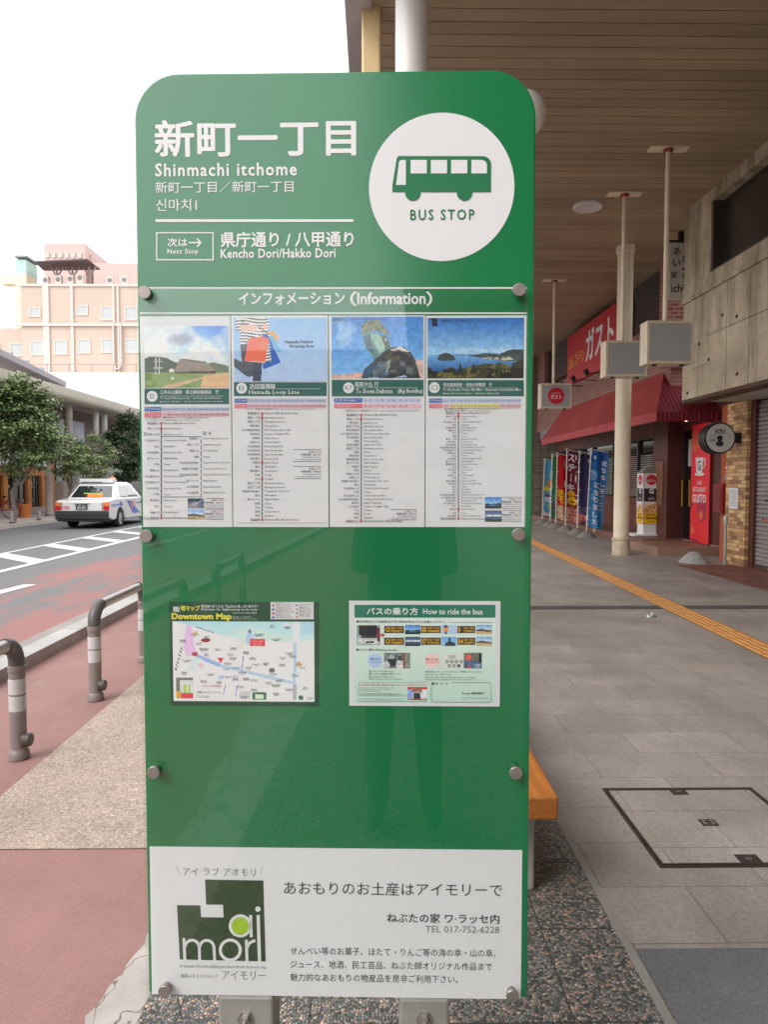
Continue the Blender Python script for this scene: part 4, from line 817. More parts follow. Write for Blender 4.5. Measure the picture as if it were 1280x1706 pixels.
b = MB(); b.quad(*inq(gb[0], gb[1], gt[1], gt[0], .06, .94, .08, .86, .006)); b.build('rear_window', CG, t)
b = MB(); b.quad(*inq(gb[2], gb[3], gt[3], gt[2], .06, .94, .08, .9, .006)); b.build('windscreen', CG, t)
for (a, c, d, e_), ss in (((gb[1], gb[2], gt[2], gt[1]), 1), ((gb[3], gb[0], gt[0], gt[3]), -1)):
    b = MB()
    for u0, u1 in (((.20, .46), (.49, .86)) if ss > 0 else ((.14, .51), (.54, .80))): b.quad(*inq(a, c, d, e_, u0, u1, .07, .88, .006))
    b.build('side_window', CG, t)
b = MB(); b.box(TXX-.835, TXX+.835, TY_-.06, TY_+.20, Z0+.30, Z0+.58); b.box(TXX-.80, TXX+.80, TY_-.02, TY_+.25, Z0+.24, Z0+.298); b.build('rear_bumper', BUMP, t, bevel=.04, bseg=3)
b = MB(); b.box(TXX-.835, TXX+.835, TY_+4.5, TY_+4.68, Z0+.28, Z0+.56); b.build('front_bumper', BUMP, t, bevel=.04)
for sx_ in (-1, 1):
    b = MB(); x0, x1 = sorted((TXX+sx_*.845, TXX+sx_*.67)); b.box(x0, x1, TY_-.0, TY_+.08, Z0+.60, Z0+.73); b.box(x0, x1, TY_-.0, TY_+.08, Z0+.731, Z0+.86, 1)
    b.build('tail_light', [M('tail_red', S(214, 28, 50), .25), M('tail_amber', S(240, 140, 80), .25)], t, bevel=.01)
b = MB(); b.box(TXX-.19, TXX+.17, TY_-.006, TY_+.02, Z0+.62, Z0+.79); pl = b.build('number_plate', M('plate_green', (.055, .075, .065), .5), t)
b = MB(); b.text('青森500', (TXX-.01, TY_-.008, Z0+.735), (1, 0, 0), (0, 0, 1), h=.04, w=.2, al='c'); b.text('32-07', (TXX-.01, TY_-.008, Z0+.64), (1, 0, 0), (0, 0, 1), h=.075, w=.27, al='c', off=.02); b.build('lettering', WINK, pl)
b = MB(); b.box(TXX-.26, TXX+.24, TY_-.002, TY_+.03, Z0+.80, Z0+.82); b.build('boot_trim', GALV, t)
b = MB(); b.disc((TXX-.50, TY_+.012, Z0+.685), .12, (1, 0, 0), (0, 0, 1), r2=.055); b.build('company_mark', M('mark_pink', S(240, 150, 160), .5), t)
b = MB(); b.quad(*inq(gb[0], gb[1], gt[1], gt[0], .40, .74, .10, .30, .012)); b.quad(*inq(gb[0], gb[1], gt[1], gt[0], .30, .74, .30, .38, .012), 1)
b.build('window_board', [M('taxi_orange', S(236, 128, 52), .5), M('taxi_green', S(150, 190, 90), .5)], t)
A_ = [Vector(q) for q in (gb[0], gb[1], gt[1], gt[0])]; o_ = A_[0]*.46+A_[1]*.54; o_ = o_*.86+(A_[3]*.46+A_[2]*.54)*.14+Vector((0, -.016, 0)); up_ = (A_[3]+A_[2]-A_[0]-A_[1]).normalized()
b = MB(); b.text('TAXI', W_(o_), (1, 0, 0), up_, h=.085, w=.30, al='c', off=.03); b.build('lettering', M('taxi_red', S(170, 40, 20), .5), t)
b = MB(); X = TXX+hw+.003
b.box(X, X+.002, TY_+.25, TY_+1.25, Z0+.735, Z0+.775); b.box(X, X+.002, TY_+.25, TY_+1.2, Z0+.69, Z0+.71)
b.add([(X+.001, TY_+1.6, Z0+.86), (X+.001, TY_+2.0, Z0+.86), (X+.001, TY_+2.9, Z0+.40), (X+.001, TY_+2.2, Z0+.40)], [(0, 3, 2, 1)]); b.add([(X+.001, TY_+1.0, Z0+.85), (X+.001, TY_+1.1, Z0+.85), (X+.001, TY_+1.3, Z0+.72), (X+.001, TY_+.95, Z0+.72)], [(0, 3, 2, 1)])
b.box(X, X+.002, TY_+2.5, TY_+4.3, Z0+.735, Z0+.775); b.build('stripe', M('stripe_blue', S(96, 130, 206), .4), t)
b = MB(); b.disc((X+.004, TY_+2.15, Z0+.70), .13, (0, 1, 0), (0, 0, 1)); b.build('door_mark', M('mark_red', S(236, 130, 146), .5), t)
b = MB(); b.box(TXX-.56, TXX+.56, TY_+1.18, TY_+1.42, Z0+1.47, Z0+1.60); b.box(TXX-.5, TXX+.2, TY_+1.175, TY_+1.1795, Z0+1.472, Z0+1.50, 1); b.build('roof_visor', [CARW, M('visor_dark', (.2, .2, .21), .5)], t, bevel=.02)
b = MB(); b.lathe((TXX+.05, TY_+2.45, Z0+1.48), [(.14, 0), (.13, .1), (.08, .17), (0, .19)], 20); b.build('roof_lamp', M('amber_lamp', S(244, 150, 70), .3), t, smooth=50)
for sx_ in (-1, 1): b = MB(); b.box(min(TXX+sx_*.84, TXX+sx_*1.0), max(TXX+sx_*.84, TXX+sx_*1.0), TY_+3.2, TY_+3.3, Z0+.93, Z0+1.06); b.build('mirror', BUMP, t, bevel=.015)
for sx_ in (-1, 1):
    for cy in (1.06, 3.78):
        b = MB(); b.lathe((TXX+sx_*.74, TY_+cy, Z0+.305), [(.2, -.10), (.29, -.10), (.305, -.07), (.305, .07), (.29, .10), (.2, .10)], 28, axis='x', cap=False); wh = b.build('wheel', M('tyre', (.03, .03, .03), .8), t, smooth=40)
        b = MB(); b.lathe((TXX+sx_*.74, TY_+cy, Z0+.305), [(.21, sx_*.07), (.20, sx_*.085), (.16, sx_*.06), (.10, sx_*.075), (.05, sx_*.09), (0, sx_*.09)], 28, axis='x'); b.build('rim', M('rim_silver', (.6, .6, .6), .3, .8), wh, smooth=40)
b = MB(); GAPM = M('panel_gap', (.06, .06, .065), .8)
for y_ in (1.50, 2.42, 3.30): b.box(TXX+hw+.001, TXX+hw+.0025, TY_+y_, TY_+y_+.012, Z0+.34, Z0+.92)
b.box(TXX-.64, TXX+.64, TY_-.0015+.018, TY_+.0195, Z0+.858, Z0+.866); b.box(TXX-.645, TXX-.637, TY_+.0, TY_+.02, Z0+.60, Z0+.86); b.box(TXX+.637, TXX+.645, TY_+.0, TY_+.02, Z0+.60, Z0+.86); b.build('panel_gap', GAPM, t)
for y_ in (2.20, 3.05): b = MB(); b.box(TXX+hw+.001, TXX+hw+.03, TY_+y_-.09, TY_+y_+.09, Z0+.80, Z0+.835); b.build('door_handle', M('handle_chrome', (.5, .5, .5), .25, .9), t, bevel=.006)
b = MB(); b.box(TXX-.83, TXX+.83, TY_-.064, TY_-.0605, Z0+.50, Z0+.515); b.build('bumper_highlight', M('bumper_highlight_grey', (.12, .12, .125), .4), t)  # paler strip painted as a highlight along the rear bumper
b = MB(); b.box(TXX-.7, TXX+.7, TY_+.2, TY_+4.4, Z0+.22, Z0+.34); b.build('underbody', M('underbody', (.015, .015, .015), .9), t)
# ================================================================== far buildings
PEACH = M('peach_render', (.52, .405, .335), .85, var=.03, vs=.5); WTR = M('white_trim', (.58, .50, .455), .7); PALEG = M('pale_window', (.42, .45, .45), .25)
HY = 60.0
def hx(px, d=0): return (px-625)*(HY+d)/1150
def hz(py, d=0): return (799-py)*(HY+d)/1150+1.55
h = thing('hotel', 'large peach-coloured hotel block with small square windows across the street', 'building', (-22, HY, 0))
b = MB(); b.box(hx(46), hx(330), HY, HY+14, 0, hz(481)); b.box(hx(-160), hx(46), HY+.6, HY+12, 0, hz(549)); b.build('wall', PEACH, h)
b = MB()
for xa, xb in ((82, 92), (127, 131.5), (196, 199), (203, 206), (240, 250), (285, 290)): b.box(hx(xa), hx(xb), HY-.12, HY-.001, hz(640), hz(481)-.05)
b.box(hx(34), hx(330), HY-.18, HY-.001, hz(546)-.12, hz(546)+.12); b.box(hx(46), hx(330), HY-.1, HY-.001, hz(484), hz(480)); b.build('trim', WTR, h)
b = MB(); b.tube([(hx(197), HY-.2, hz(545)), (hx(197), HY-.2, hz(610)), (hx(200), HY-.2, hz(618)), (hx(206), HY-.2, hz(618)), (hx(209), HY-.2, hz(610)), (hx(209), HY-.2, hz(545))], .09, 8); b.build('pipe', WTR, h, smooth=50)
def hwin(xa, xb, ya, yb, Y=HY):
    b = MB(); b.box(hx(xa)-.12, hx(xb)+.12, Y-.06, Y-.001, hz(yb)-.14, hz(yb)); b.box(hx(xa)-.12, hx(xb)+.12, Y-.06, Y-.001, hz(ya), hz(ya)+.12); b.box(hx(xa)-.12, hx(xa), Y-.06, Y-.001, hz(yb), hz(ya)); b.box(hx(xb), hx(xb)+.12, Y-.06, Y-.001, hz(yb), hz(ya))
    f = b.build('window', WTR, h); b = MB(); b.box(hx(xa), hx(xb), Y-.02, Y-.002, hz(yb), hz(ya)); b.box((hx(xa)+hx(xb))/2-.02, (hx(xa)+hx(xb))/2+.02, Y-.03, Y-.021, hz(yb), hz(ya), 1); b.build('pane', [PALEG, WTR], f)
for xa, xb, ya, yb in ((61, 76, 520, 531), (138, 153, 516, 528), (178, 194, 518, 536), (217, 233, 518, 536), (256, 272, 517, 535), (62, 79, 574, 593), (100, 118, 573, 592), (139, 156, 571, 590), (178, 195, 570, 589), (217, 234, 570, 589), (256, 273, 569, 588)): hwin(xa, xb, ya, yb)
for xa, xb in ((23, 41), (-16, 2), (-55, -37)): hwin(xa, xb, 575, 593, HY+.6)
b = MB(); b.box(hx(86, 6), hx(152, 6), HY+6, HY+12, hz(481), hz(415, 6)); b.box(hx(150, 7), hx(162, 7), HY+7, HY+11, hz(481), hz(432, 7)); b.box(hx(165, 6), hx(330, 6), HY+6, HY+12, hz(481), hz(446, 6)); b.build('penthouse', M('pink_render', (.56, .42, .39), .85), h)
for k in range(6): b = MB(); b.box(hx(89+k*10.5, 6), hx(94+k*10.5, 6), HY+5.9, HY+5.999, hz(438, 6), hz(430, 6)); b.build('penthouse_vent', WTR, h)
AW = [(hx(70), HY, hz(445)), (hx(155), HY, hz(441)), (hx(176, 3.5), HY+3.5, hz(457, 3.5)), (hx(84, 3.5), HY+3.5, hz(459, 3.5))]
b = MB(); b.add(AW+[(x, y, z+.1) for x, y, z in AW], [(0, 1, 2, 3), (7, 6, 5, 4), (0, 4, 5, 1), (1, 5, 6, 2), (2, 6, 7, 3), (3, 7, 4, 0)]); b.build('rooftop_awning', M('awning_brown', (.115, .085, .085), .8), h)
for xa in (90, 116, 144):
    b = MB(); b.cyl((hx(xa), HY+1.8, hz(481)), (hx(xa), HY+1.8, hz(452, 1.8)), .09, n=6); b.cyl((hx(xa), HY+1.8, hz(470, 1.8)), (hx(xa-10), HY+1.8, hz(452, 1.8)), .07, n=6); b.cyl((hx(xa), HY+1.8, hz(470, 1.8)), (hx(xa+12), HY+1.8, hz(452, 1.8)), .07, n=6); b.build('awning_strut', M('strut_pink', (.36, .27, .26), .7), h)
b = MB()
for xa in range(70, 330, 33): b.box(hx(xa)-.03, hx(xa)+.03, 54.4, 54.46, 9.85, 10.5)
b.box(hx(60), hx(330), 54.4, 54.46, 10.46, 10.52); tag(b.build('roof_railing', M('rail_rust', (.45, .30, .27), .7)), 'thin brown railing along the roof edge of the white block', 'railing')
for xa, ya, lb in ((80, 470, 'leftmost'), (101, 469, 'second from left'), (121, 468, 'third from left'), (137, 466, 'fourth from left'), (186, 470, 'fifth from left'), (210, 469, 'rightmost')):
    t = thing('air_conditioner', f'white rooftop fan unit on the peach hotel, {lb} in the row', 'air conditioner', (hx(xa), HY+.9, hz(481)), 'fan units on the hotel roof')
    b = MB(); b.box(hx(xa-5), hx(xa+5), HY+.7, HY+1.1, hz(480), hz(ya-7)); b.build('case', WTR, t); b = MB(); b.disc((hx(xa), HY+.69, hz(ya)), .2, (1, 0, 0), (0, 0, 1), 20); b.build('fan', M('fan_grey', (.18, .18, .19), .6), t)
t = thing('stair_tower', 'slim pale green and yellow tower beside the peach hotel', 'tower', (hx(47), HY+3, 0))
b = MB(); b.box(hx(38, 2), hx(56, 2), HY+2, HY+4, hz(463, 2), hz(441, 2)); b.build('green_top', M('tower_green', (.42, .60, .54), .8), t)
b = MB(); b.box(hx(38, 2), hx(56, 2), HY+2, HY+4, hz(600), hz(463, 2)); b.box(hx(14, 2.5), hx(37.9, 2.5), HY+2.5, HY+3.5, hz(480, 2.5), hz(466, 2.5), 0); b.build('yellow_shaft', M('tower_yellow', (.66, .63, .47), .8), t)
b = MB(); b.box(hx(37, 1.8), hx(57, 1.8), HY+1.8, HY+4.2, hz(437, 1.8), hz(434, 1.8)); b.build('tower_roof', M('tower_roof', (.25, .28, .28), .7), t)
b = MB(); b.box(-36, -15.6, 54.3, 59, 0, 9.85); tag(b.build('white_block', M('white_block', (.70, .69, .68), .85)), 'plain white block in front of the peach hotel', 'building')
t = thing('pale_building', 'overexposed pale building with balconies at the far left edge', 'building', (-45, 75, 0))
b = MB(); b.box(-62, -39.5, 75, 90, 0, 18); b.build('wall', M('pale_wall', (.88, .88, .88), .8), t)
for q in ((-40.6, -38.8, 74.5, 74.99, 17.2, 17.5), (-40.4, -39.2, 74.6, 74.99, 16.3, 16.6), (-41, -38.5, 74.5, 74.99, 14, 14.3)): b = MB(); b.box(*q); b.build('balcony', M('balcony_grey', (.45, .45, .46), .7), t)
t = thing('backdrop_block', 'grey backdrop block added behind the viewer to darken reflections in the sign', 'building', (0, -48, 0))  # added backdrop, keeps bright horizon sky out of the sign's reflections
b = MB(); b.box(-30, 9, -60, -48, 0, 11); b.build('wall', M('backdrop_grey', (.30, .29, .28), .8, var=.1, vs=.4), t)
for k in range(3):
    b = MB(); b.box(-29, 8, -47.99, -47.9, 2.2+k*2.9, 3.8+k*2.9); b.build('window_band', GLASSD, t)
# ================================================================== THE BUS STOP SIGN (front face in local x-z, facing local -y)
SX, SY, SZ, SYAW, SW, SH = -.0771, 1.3365, .5186, -.0317, .76, 1.7978
GREEN = NB('sign_green'); GREEN.b.inputs['Base Color'].default_value = (.004, .20, .062, 1)
GREEN.col(GREEN.mul(GREEN.ramp(GREEN.noise(1.5, 3), [(.3, (.003, .172, .054)), (.7, (.0036, .198, .062))]), GREEN.rng(GREEN.noise(220, 2), .3, .7, .97, 1.03)))
GREEN.bump(GREEN.noise(6, 2), .012, .02); GREENM = GREEN.fin(GREEN.rng(GREEN.noise(4, 4), .3, .7, .15, .24), .5); GREEN.b.inputs['Coat Weight'].default_value = .85; GREEN.b.inputs['Coat Roughness'].default_value = .20
sign = thing('bus_stop_sign', 'tall green bus stop sign board with white lettering and timetables on two steel legs', 'bus stop sign', (SX, SY, 0), rz=SYAW)
_r = Vector((math.cos(YAW), -math.sin(YAW), 0)); _f = Vector((math.sin(YAW)*math.cos(TILT), math.cos(YAW)*math.cos(TILT), -math.sin(TILT))); _u = _r.cross(_f)
_ex = Vector((math.cos(SYAW), math.sin(SYAW), 0)); _n = Vector((-math.sin(SYAW), math.cos(SYAW), 0)); _c0 = Vector((0, 0, CAM_H)); _p0 = Vector((SX, SY, 0))
def PP(px, py):                                # measured photo point -> (x, z) on the flat face of the board
    d = _f*FPX+_r*(px-CX)+_u*(CY-py); k = (_p0-_c0).dot(_n)/d.dot(_n); q = _c0+d*k-_p0
    return q.dot(_ex), q.z
def Q(px, py, d=0): a = PP(px, py); return (a[0], -d, a[1])
class SB(MB):
    def rect(s, x0, y0, x1, y1, d, mi=0): s.quad(Q(x0, y1, d), Q(x1, y1, d), Q(x1, y0, d), Q(x0, y0, d), mi)
    def slab(s, x0, y0, x1, y1, d0, d1, mi=0):
        a = PP(x0, (y0+y1)/2); b_ = PP(x1, (y0+y1)/2); t = PP((x0+x1)/2, y0); c = PP((x0+x1)/2, y1); s.box(a[0], b_[0], -d1, -d0, c[1], t[1], mi)
    def pts(s, P, d, mi=0):
        P = [Q(*p, d) for p in P]
        ar = sum(P[i][0]*P[(i+1) % len(P)][2]-P[(i+1) % len(P)][0]*P[i][2] for i in range(len(P)))
        s.add(P if ar > 0 else P[::-1], [tuple(range(len(P)))], mi)
    def circ(s, cx, cy, r, d, mi=0, n=48): a = PP(cx, cy); k = abs(PP(cx+r, cy)[0]-a[0]); s.disc((a[0], -d, a[1]), k, (1, 0, 0), (0, 0, 1), n, mi)
    def tx(s, body, x0, y0, x1, y1, d, mi=0, off=0., res=2, sp=1.0):
        a = PP(x0, (y0+y1)/2); b_ = PP(x1, (y0+y1)/2); t = PP((x0+x1)/2, y0); c = PP((x0+x1)/2, y1)
        sl = ((PP(x1, y1)[1]-PP(x0, y1)[1])/(b_[0]-a[0]))
        s.text(body, (a[0], -d, PP(x0, y1)[1]), (1, 0, 0), (0, 0, 1), h=t[1]-c[1], w=b_[0]-a[0], mi=mi, off=off, res=res, sp=sp)
    def row(s, body, x, yc, hpx, d, mi=0, al='l', res=1, wmax=None, off=0.):
        a = PP(x, yc); h = abs(PP(x, yc-hpx/2)[1]-PP(x, yc+hpx/2)[1]); v, f = glyphs(body, res, off)
        if len(v) == 0: return
        k = h/.80; sz = v.max(0)-v.min(0); kw = {}
        wd = sz[0]*k
        if wmax: wd = min(wd, abs(PP(x+wmax, yc)[0]-a[0]))
        s.text(body, (a[0], -d, a[1]-sz[1]*k/2), (1, 0, 0), (0, 0, 1), h=sz[1]*k, w=wd, mi=mi, al=al, res=res, off=off)
    def make(s, name, mats, parent, **kw): return s.build(name, mats, parent, local=True, **kw)
# board
b = MB(); rc = .085; ol = []
for cx_, cz_, a0 in ((SW/2-rc, SZ+SH-rc, 0), (-SW/2+rc, SZ+SH-rc, 90)): ol += [(cx_+rc*math.cos(R(a0+90*i/12)), 0, cz_+rc*math.sin(R(a0+90*i/12))) for i in range(13)]
ol += [(-SW/2, 0, SZ), (SW/2, 0, SZ)]
b.prism(ol[::-1], (0, .042, 0)); b.build('board', GREENM, sign, local=True, bevel=.0035)
# legs with bolts
for x0, x1 in ((364, 470), (665, 763)):
    a, c = PP(x0, 1690)[0], PP(x1-14, 1690)[0]
    b = MB(); b.box(a, c, -.004, .075, 0, SZ+.06-.062); b.box(a, c, .043, .075, SZ-.01, SZ+SH*.9); b.box(a-.05, c+.05, -.05, .12, 0, .012); lg = b.build('leg', GALV, sign, local=True, bevel=.006)
    b = MB(); m_ = (a+c)/2; b.lathe((m_, -.004, PP(x0, 1694)[1]), [(.017, 0), (.017, .003), (.011, .003), (.011, .012), (.006, .0125), (.006, .022), (0, .023)], 6, axis='y'); b.build('bolt', STEEL, lg, local=True)
# heading lettering
D1 = .0007
def letter(fn, mats=WINK, name='lettering', parent=sign): b = SB(); fn(b); return b.make(name, mats, parent)
letter(lambda b: b.tx('新町一丁目', 259, 202, 592, 261, D1, off=.022, res=3))
letter(lambda b: b.tx('Shinmachi itchome', 259, 273, 494, 294, D1, off=.022, sp=1.16))
letter(lambda b: b.tx('新町一丁目／新町一丁目', 259, 303, 489, 322, D1, off=.004))
letter(lambda b: b.tx('신마치1', 260, 332, 328, 352, D1, off=.004))
letter(lambda b: b.tx('県庁通り / 八甲通り', 368, 387, 589, 412, D1, off=.022))
letter(lambda b: b.tx('Kencho Dori/Hakko Dori', 368, 415, 559, 430, D1, off=.022, sp=1.06))
b = SB(); b.rect(259, 365.5, 589, 370, D1); b.make('divider_line', WINK, sign)
b = SB()
for q in ((260, 387, 356, 389), (260, 432, 356, 434), (260, 389, 262, 432), (354, 389, 356, 432)): b.rect(*q, D1)
bx = b.make('next_stop_box', WINK, sign)
letter(lambda b: (b.tx('次は', 279, 397, 312, 411, D1, off=.018), b.rect(314, 403.3, 333, 405.6, D1), b.pts([(327, 397.5), (330, 397.5), (336, 404.5), (330, 411.5), (327, 411.5), (332.3, 404.5)], D1), b.tx('Next Stop', 279, 415, 330, 425.5, D1, off=.016, sp=1.1)), parent=bx)
# round bus emblem
b = SB(); b.circ(736, 312.2, 121.5, D1, n=96); em_ = b.make('emblem_disc', M('emblem_white', (.76, .76, .77), .35), sign)
E_ = lambda x, y: (560+x/1.77778, y/1.77778)
def rnd(cx, cy, r, a0, a1, n=8): return [(cx+r*math.cos(R(a0+(a1-a0)*i/n)), cy+r*math.sin(R(a0+(a1-a0)*i/n))) for i in range(n+1)]
b = SB(); D2 = .0014
b.pts([E_(*p) for p in [(167, 570), (167, 549), (180, 470)]+rnd(188, 471, 8, 180, 270, 4)+rnd(435, 488, 24.5, 270, 360)+[(459, 570)]], D2)
for cx_ in (228, 381): b.pts([E_(*p) for p in [(cx_-23, 569)]+rnd(cx_, 573, 23, 180, 0, 16)[::1]+[(cx_+23, 569)]], D2)
PG = M('pictogram_green', (.006, .17, .06), .4)
pg_ = b.make('bus_pictogram', PG, em_)
b = SB(); D3 = .002
b.pts([E_(*p) for p in [(178, 549), (187, 480), (192, 475), (207, 475), (207, 549)]], D3)
for xa in (221, 281, 341): b.pts([E_(*p) for p in [(xa, 475), (xa+48, 475), (xa+48, 515), (xa, 515)]], D3)
b.pts([E_(*p) for p in [(401, 475)]+rnd(431, 491, 16, 270, 360)+[(447, 515), (401, 515)]], D3); b.make('bus_window', MATS['emblem_white'], em_)
letter(lambda b: b.tx('BUS STOP', 684, 350, 790.5, 367, D2, off=.016, sp=1.28), PG, parent=em_)
# information band
b = SB(); b.rect(232, 478.6, 878, 481.2, D1); b.rect(233, 520.5, 878, 523.2, D1); b.make('band_line', WINK, sign)
letter(lambda b: (b.tx('インフォメーション', 398, 488, 574, 508, D1, off=.025), b.tx('（', 584, 486, 594, 510, D1, off=.02), b.tx('Information', 596, 488, 709, 507, D1, off=.028), b.tx('）', 711, 486, 720, 510, D1, off=.02)))
# ------------------------------------------------------------------ timetable sheets
PAPER = M('paper_white', (.76, .76, .77), .5); HDR = M('header_green', (.022, .125, .10), .45); BLUE = M('weekday_blue', (.045, .16, .48), .5); PINKD = M('weekend_pink', (.78, .16, .20), .5)
LBLUE = M('weekday_pale', (.55, .60, .78), .5); LPINK = M('weekend_pale', (.78, .48, .53), .5); YEL = M('time_yellow', (.74, .66, .25), .5); INK = M('print_ink', (.045, .045, .05), .6); RED = M('route_red', (.60, .12, .10), .5); ORA = M('route_orange', (.75, .35, .2), .5); PAPER2 = PAPER
DS, DP, DT = .0016, .0020, .0024
def picpx(P, x0, y0, x1, y1, d, name, parent, k=1.22):
    a = PP(x0, (y0+y1)/2); c = PP(x1, (y0+y1)/2); t = PP((x0+x1)/2, y0); e = PP((x0+x1)/2, y1)
    return pic_mb(P, lambda u, v: (a[0]+(c[0]-a[0])*u, -d, e[1]+(t[1]-e[1])*v), k).build(name, PRINT, parent, local=True)
def sheet_(x0, y0, x1, y1, label, name='timetable_sheet', m=None):
    b = SB(); b.slab(x0, y0, x1, y1, .0004, DS, 0); o = b.make(name, m or PAPER, sign); o['label'] = label; return o
def bands(par, yw, ys, x0, xl, x1, times, times2, ylw=None):
    b = SB(); h = 7.4
    b.rect(x0, yw, xl, yw+h, DP, 0); b.rect(xl+.5, yw, x1, yw+h, DP, 1); b.rect(x0, ys, xl, ys+h, DP, 2); b.rect(xl+.5, ys, x1, ys+h, DP, 3)
    if ylw: b.rect(ylw[0], ys, ylw[1], ys+h, DP+.0001, 4)
    b.make('time_band', [BLUE, LBLUE, PINKD, LPINK, YEL], par)
    b = SB(); b.row('平 日 Weekdays', x0+1.5, yw+h/2, 4.2, DT, 0, wmax=xl-x0-3); b.row('土日祝 Saturdays,Sundays', x0+1.5, ys+h/2-1.2, 2.4, DT, 0, wmax=xl-x0-3); b.row('and public holidays', x0+6, ys+h/2+1.6, 2.2, DT, 0, wmax=xl-x0-8)
    n = len(times); st = (x1-xl)/n
    for i, (a, c) in enumerate(zip(times, times2)):
        b.row(a, xl+st*(i+.5), yw+h/2, 4.0, DT, 1, 'c', wmax=st*1.6); b.row(c, xl+st*(i+.5), ys+h/2, 4.0, DT, 1, 'c', wmax=st*1.6)
    b.make('lettering', [WINK, INK], par)
def stops(par, x, ys, jp, en, big=(0, -1), h=3.5, marks=(), xmax=None):
    b = SB(); n = len(ys)
    b.rect(x-.9, ys[0], x+.9, ys[-1], DP, 0)
    for i, y in enumerate(ys):
        if i not in marks and i not in (0, 1, n-1): b.circ(x, y, 1.45, DP+.0001, 1, 10); 
        else: b.circ(x, y, 2.3, DP+.0001, 2, 12)
        if i not in marks and i not in (0, 1, n-1): b.circ(x, y, 1.0, DP+.0002, 3, 10)
    b.rect(x-.6, ys[0]+2, x+.6, ys[1], DP+.0003, 2)
    b.make('route_line', [INK, GREYINK, RED, WINK], par)
    b = SB()
    for i, y in enumerate(ys):
        hh = h*1.25 if (i == 0 or i == n-1) else h
        b.row(jp[i % len(jp)], x-3.6, y, hh, DT, 0, 'r'); b.row(en[i % len(en)], x+4, y, hh, DT, 0, 'l')
    b.make('lettering', INK, par)
def header(par, x0, y0, x1, y1, cx_, cy_, code, jp, en, rule=True):
    b = SB(); b.rect(x0, y0, x1, y1, DP, 0); b.make('header_band', HDR, par)
    b = SB(); b.circ(cx_, cy_, 9.0, DT, 0, 32); b.make('route_badge', WINK, par)
    b = SB(); b.row(code, cx_, cy_, 8.5, DT+.0003, 1, 'c', res=2)
    for s_, xa, ya, xb, yb, o in jp+en: b.tx(s_, xa, ya, xb, yb, DT, 0, off=o, res=1)
    b.rect(jp[0][1], (y0+y1)/2-.6, x1-10, (y0+y1)/2-.1, DT, 0); b.make('lettering', [WINK, HDR], par)
def fare(par, x0, x1, ys, mins):
    b = SB()
    for (ya, yb), mm in zip(ys, mins):
        b.rect(x0, ya, x1, ya+.7, DP, 0); b.rect(x0, yb, x1, yb+.7, DP, 0); H_ = yb-ya
        b.row('片道', x1-12, ya+H_*.2, 3.4, DT, 0, 'r'); b.row('290円', x1, ya+H_*.2, 3.4, DT, 1, 'r'); b.row('所要時間：約%s分' % mm, x1, ya+H_*.44, 3.4, DT, 0, 'r'); b.row('One-Way Fare 290 yen', x1, ya+H_*.68, 2.6, DT, 0, 'r'); b.row('Time approximately %s minutes' % mm, x1, ya+H_*.86, 2.6, DT, 0, 'r')
    b.make('fare_box', [INK, RED], par)
rs = random.Random(9)
JP = ['青森駅①', '新町一丁目', '県庁通り', '新町二丁目', '中央市民前', 'NTT青森支店前', '文化会館前', '堤橋', '合浦公園前', '松原二丁目', '奥野', '筒井通り', '青森高校前', '東バイパス', '中筒井', '筒井', '幸畑十文字', '幸畑入口', '問屋町中央通り', '桜川', '戸山団地入口', '戸崎', '戸山団地入口', '戸山団地中央通り', '東滝沢', '中学校前', '戸山', '戸崎', '滝沢']
EN = ['Aomori Eki (Aomori Sta.)', 'Shinmachi itchome', 'Kencho Dori', 'Shinmachi nichome', 'Chuo Shimin Mae', 'NTT Aomori Shiten Mae', 'Bunka Kaikan Mae', 'Tsutsumibashi', 'Gappo Koen Mae', 'Matsubara nichome', 'Okuno', 'Tsutsui Dori', 'Aomori Koko Mae', 'Higashi Bypass', 'Naka Tsutsui', 'Tsutsui', 'Kohata jumonji', 'Kohata Iriguchi', 'Tonyamachi Chuo Dori', 'Sakuragawa', 'Toyama Danchi Iriguchi', 'Tosaki', 'Toyama Danchi Mae', 'Toyama Danchi Chuo Dori', 'Higashi Takizawa', 'Toyama Chugakko Mae', 'Toyama', 'Tosaki', 'Takizawa']
def names(n, last, seed):
    r_ = random.Random(seed); ids = [0, 1]+[r_.randrange(2, len(JP)) for _ in range(n-3)]
    return [JP[i] for i in ids]+[last[0]], [EN[i] for i in ids]+[last[1]]
# sheet D
s1 = sheet_(236, 527, 385.5, 878, 'left sheet with a long thatched hall photo')
P = Pic(140, 103); P.grad(P.x >= 0, (120, 170, 230), (200, 220, 240), 0, .6)
P.put(P.soft(P.x+.35*P.noise(4)-.5*P.y, .65, 1.1)*(P.y < .6), (72, 128, 206), .8); m = P.soft(P.noise(4, 6)+.42*(1-P.x)-.2*abs(P.y-.25), .50, .78); P.put(m*(P.y < .62), (222, 224, 230), .9); P.put(P.soft(1-((P.x-.42)/.2)**2-((P.y-.22)/.12)**2+.6*(P.noise(7)-.5), 0, .8), (150, 156, 172), .8); P.put(P.soft(P.noise(7, 5)-abs(P.y-.48)*2, .42, .6), (226, 230, 236), .8)
P.put((P.y > .50+.10*P.noise(14)) & (P.y < .8) & (P.x < .34), (92, 100, 92)); P.put(P.poly([(0, .53), (.05, .50), (.2, .5), (.27, .52), (.35, .58), (.42, .6), (.45, .8), (0, .8)]), (98, 106, 98)); P.put(P.poly([(.72, .62), (.82, .59), (.95, .63), (1, .65), (1, .78), (.72, .76)]), (110, 122, 100))
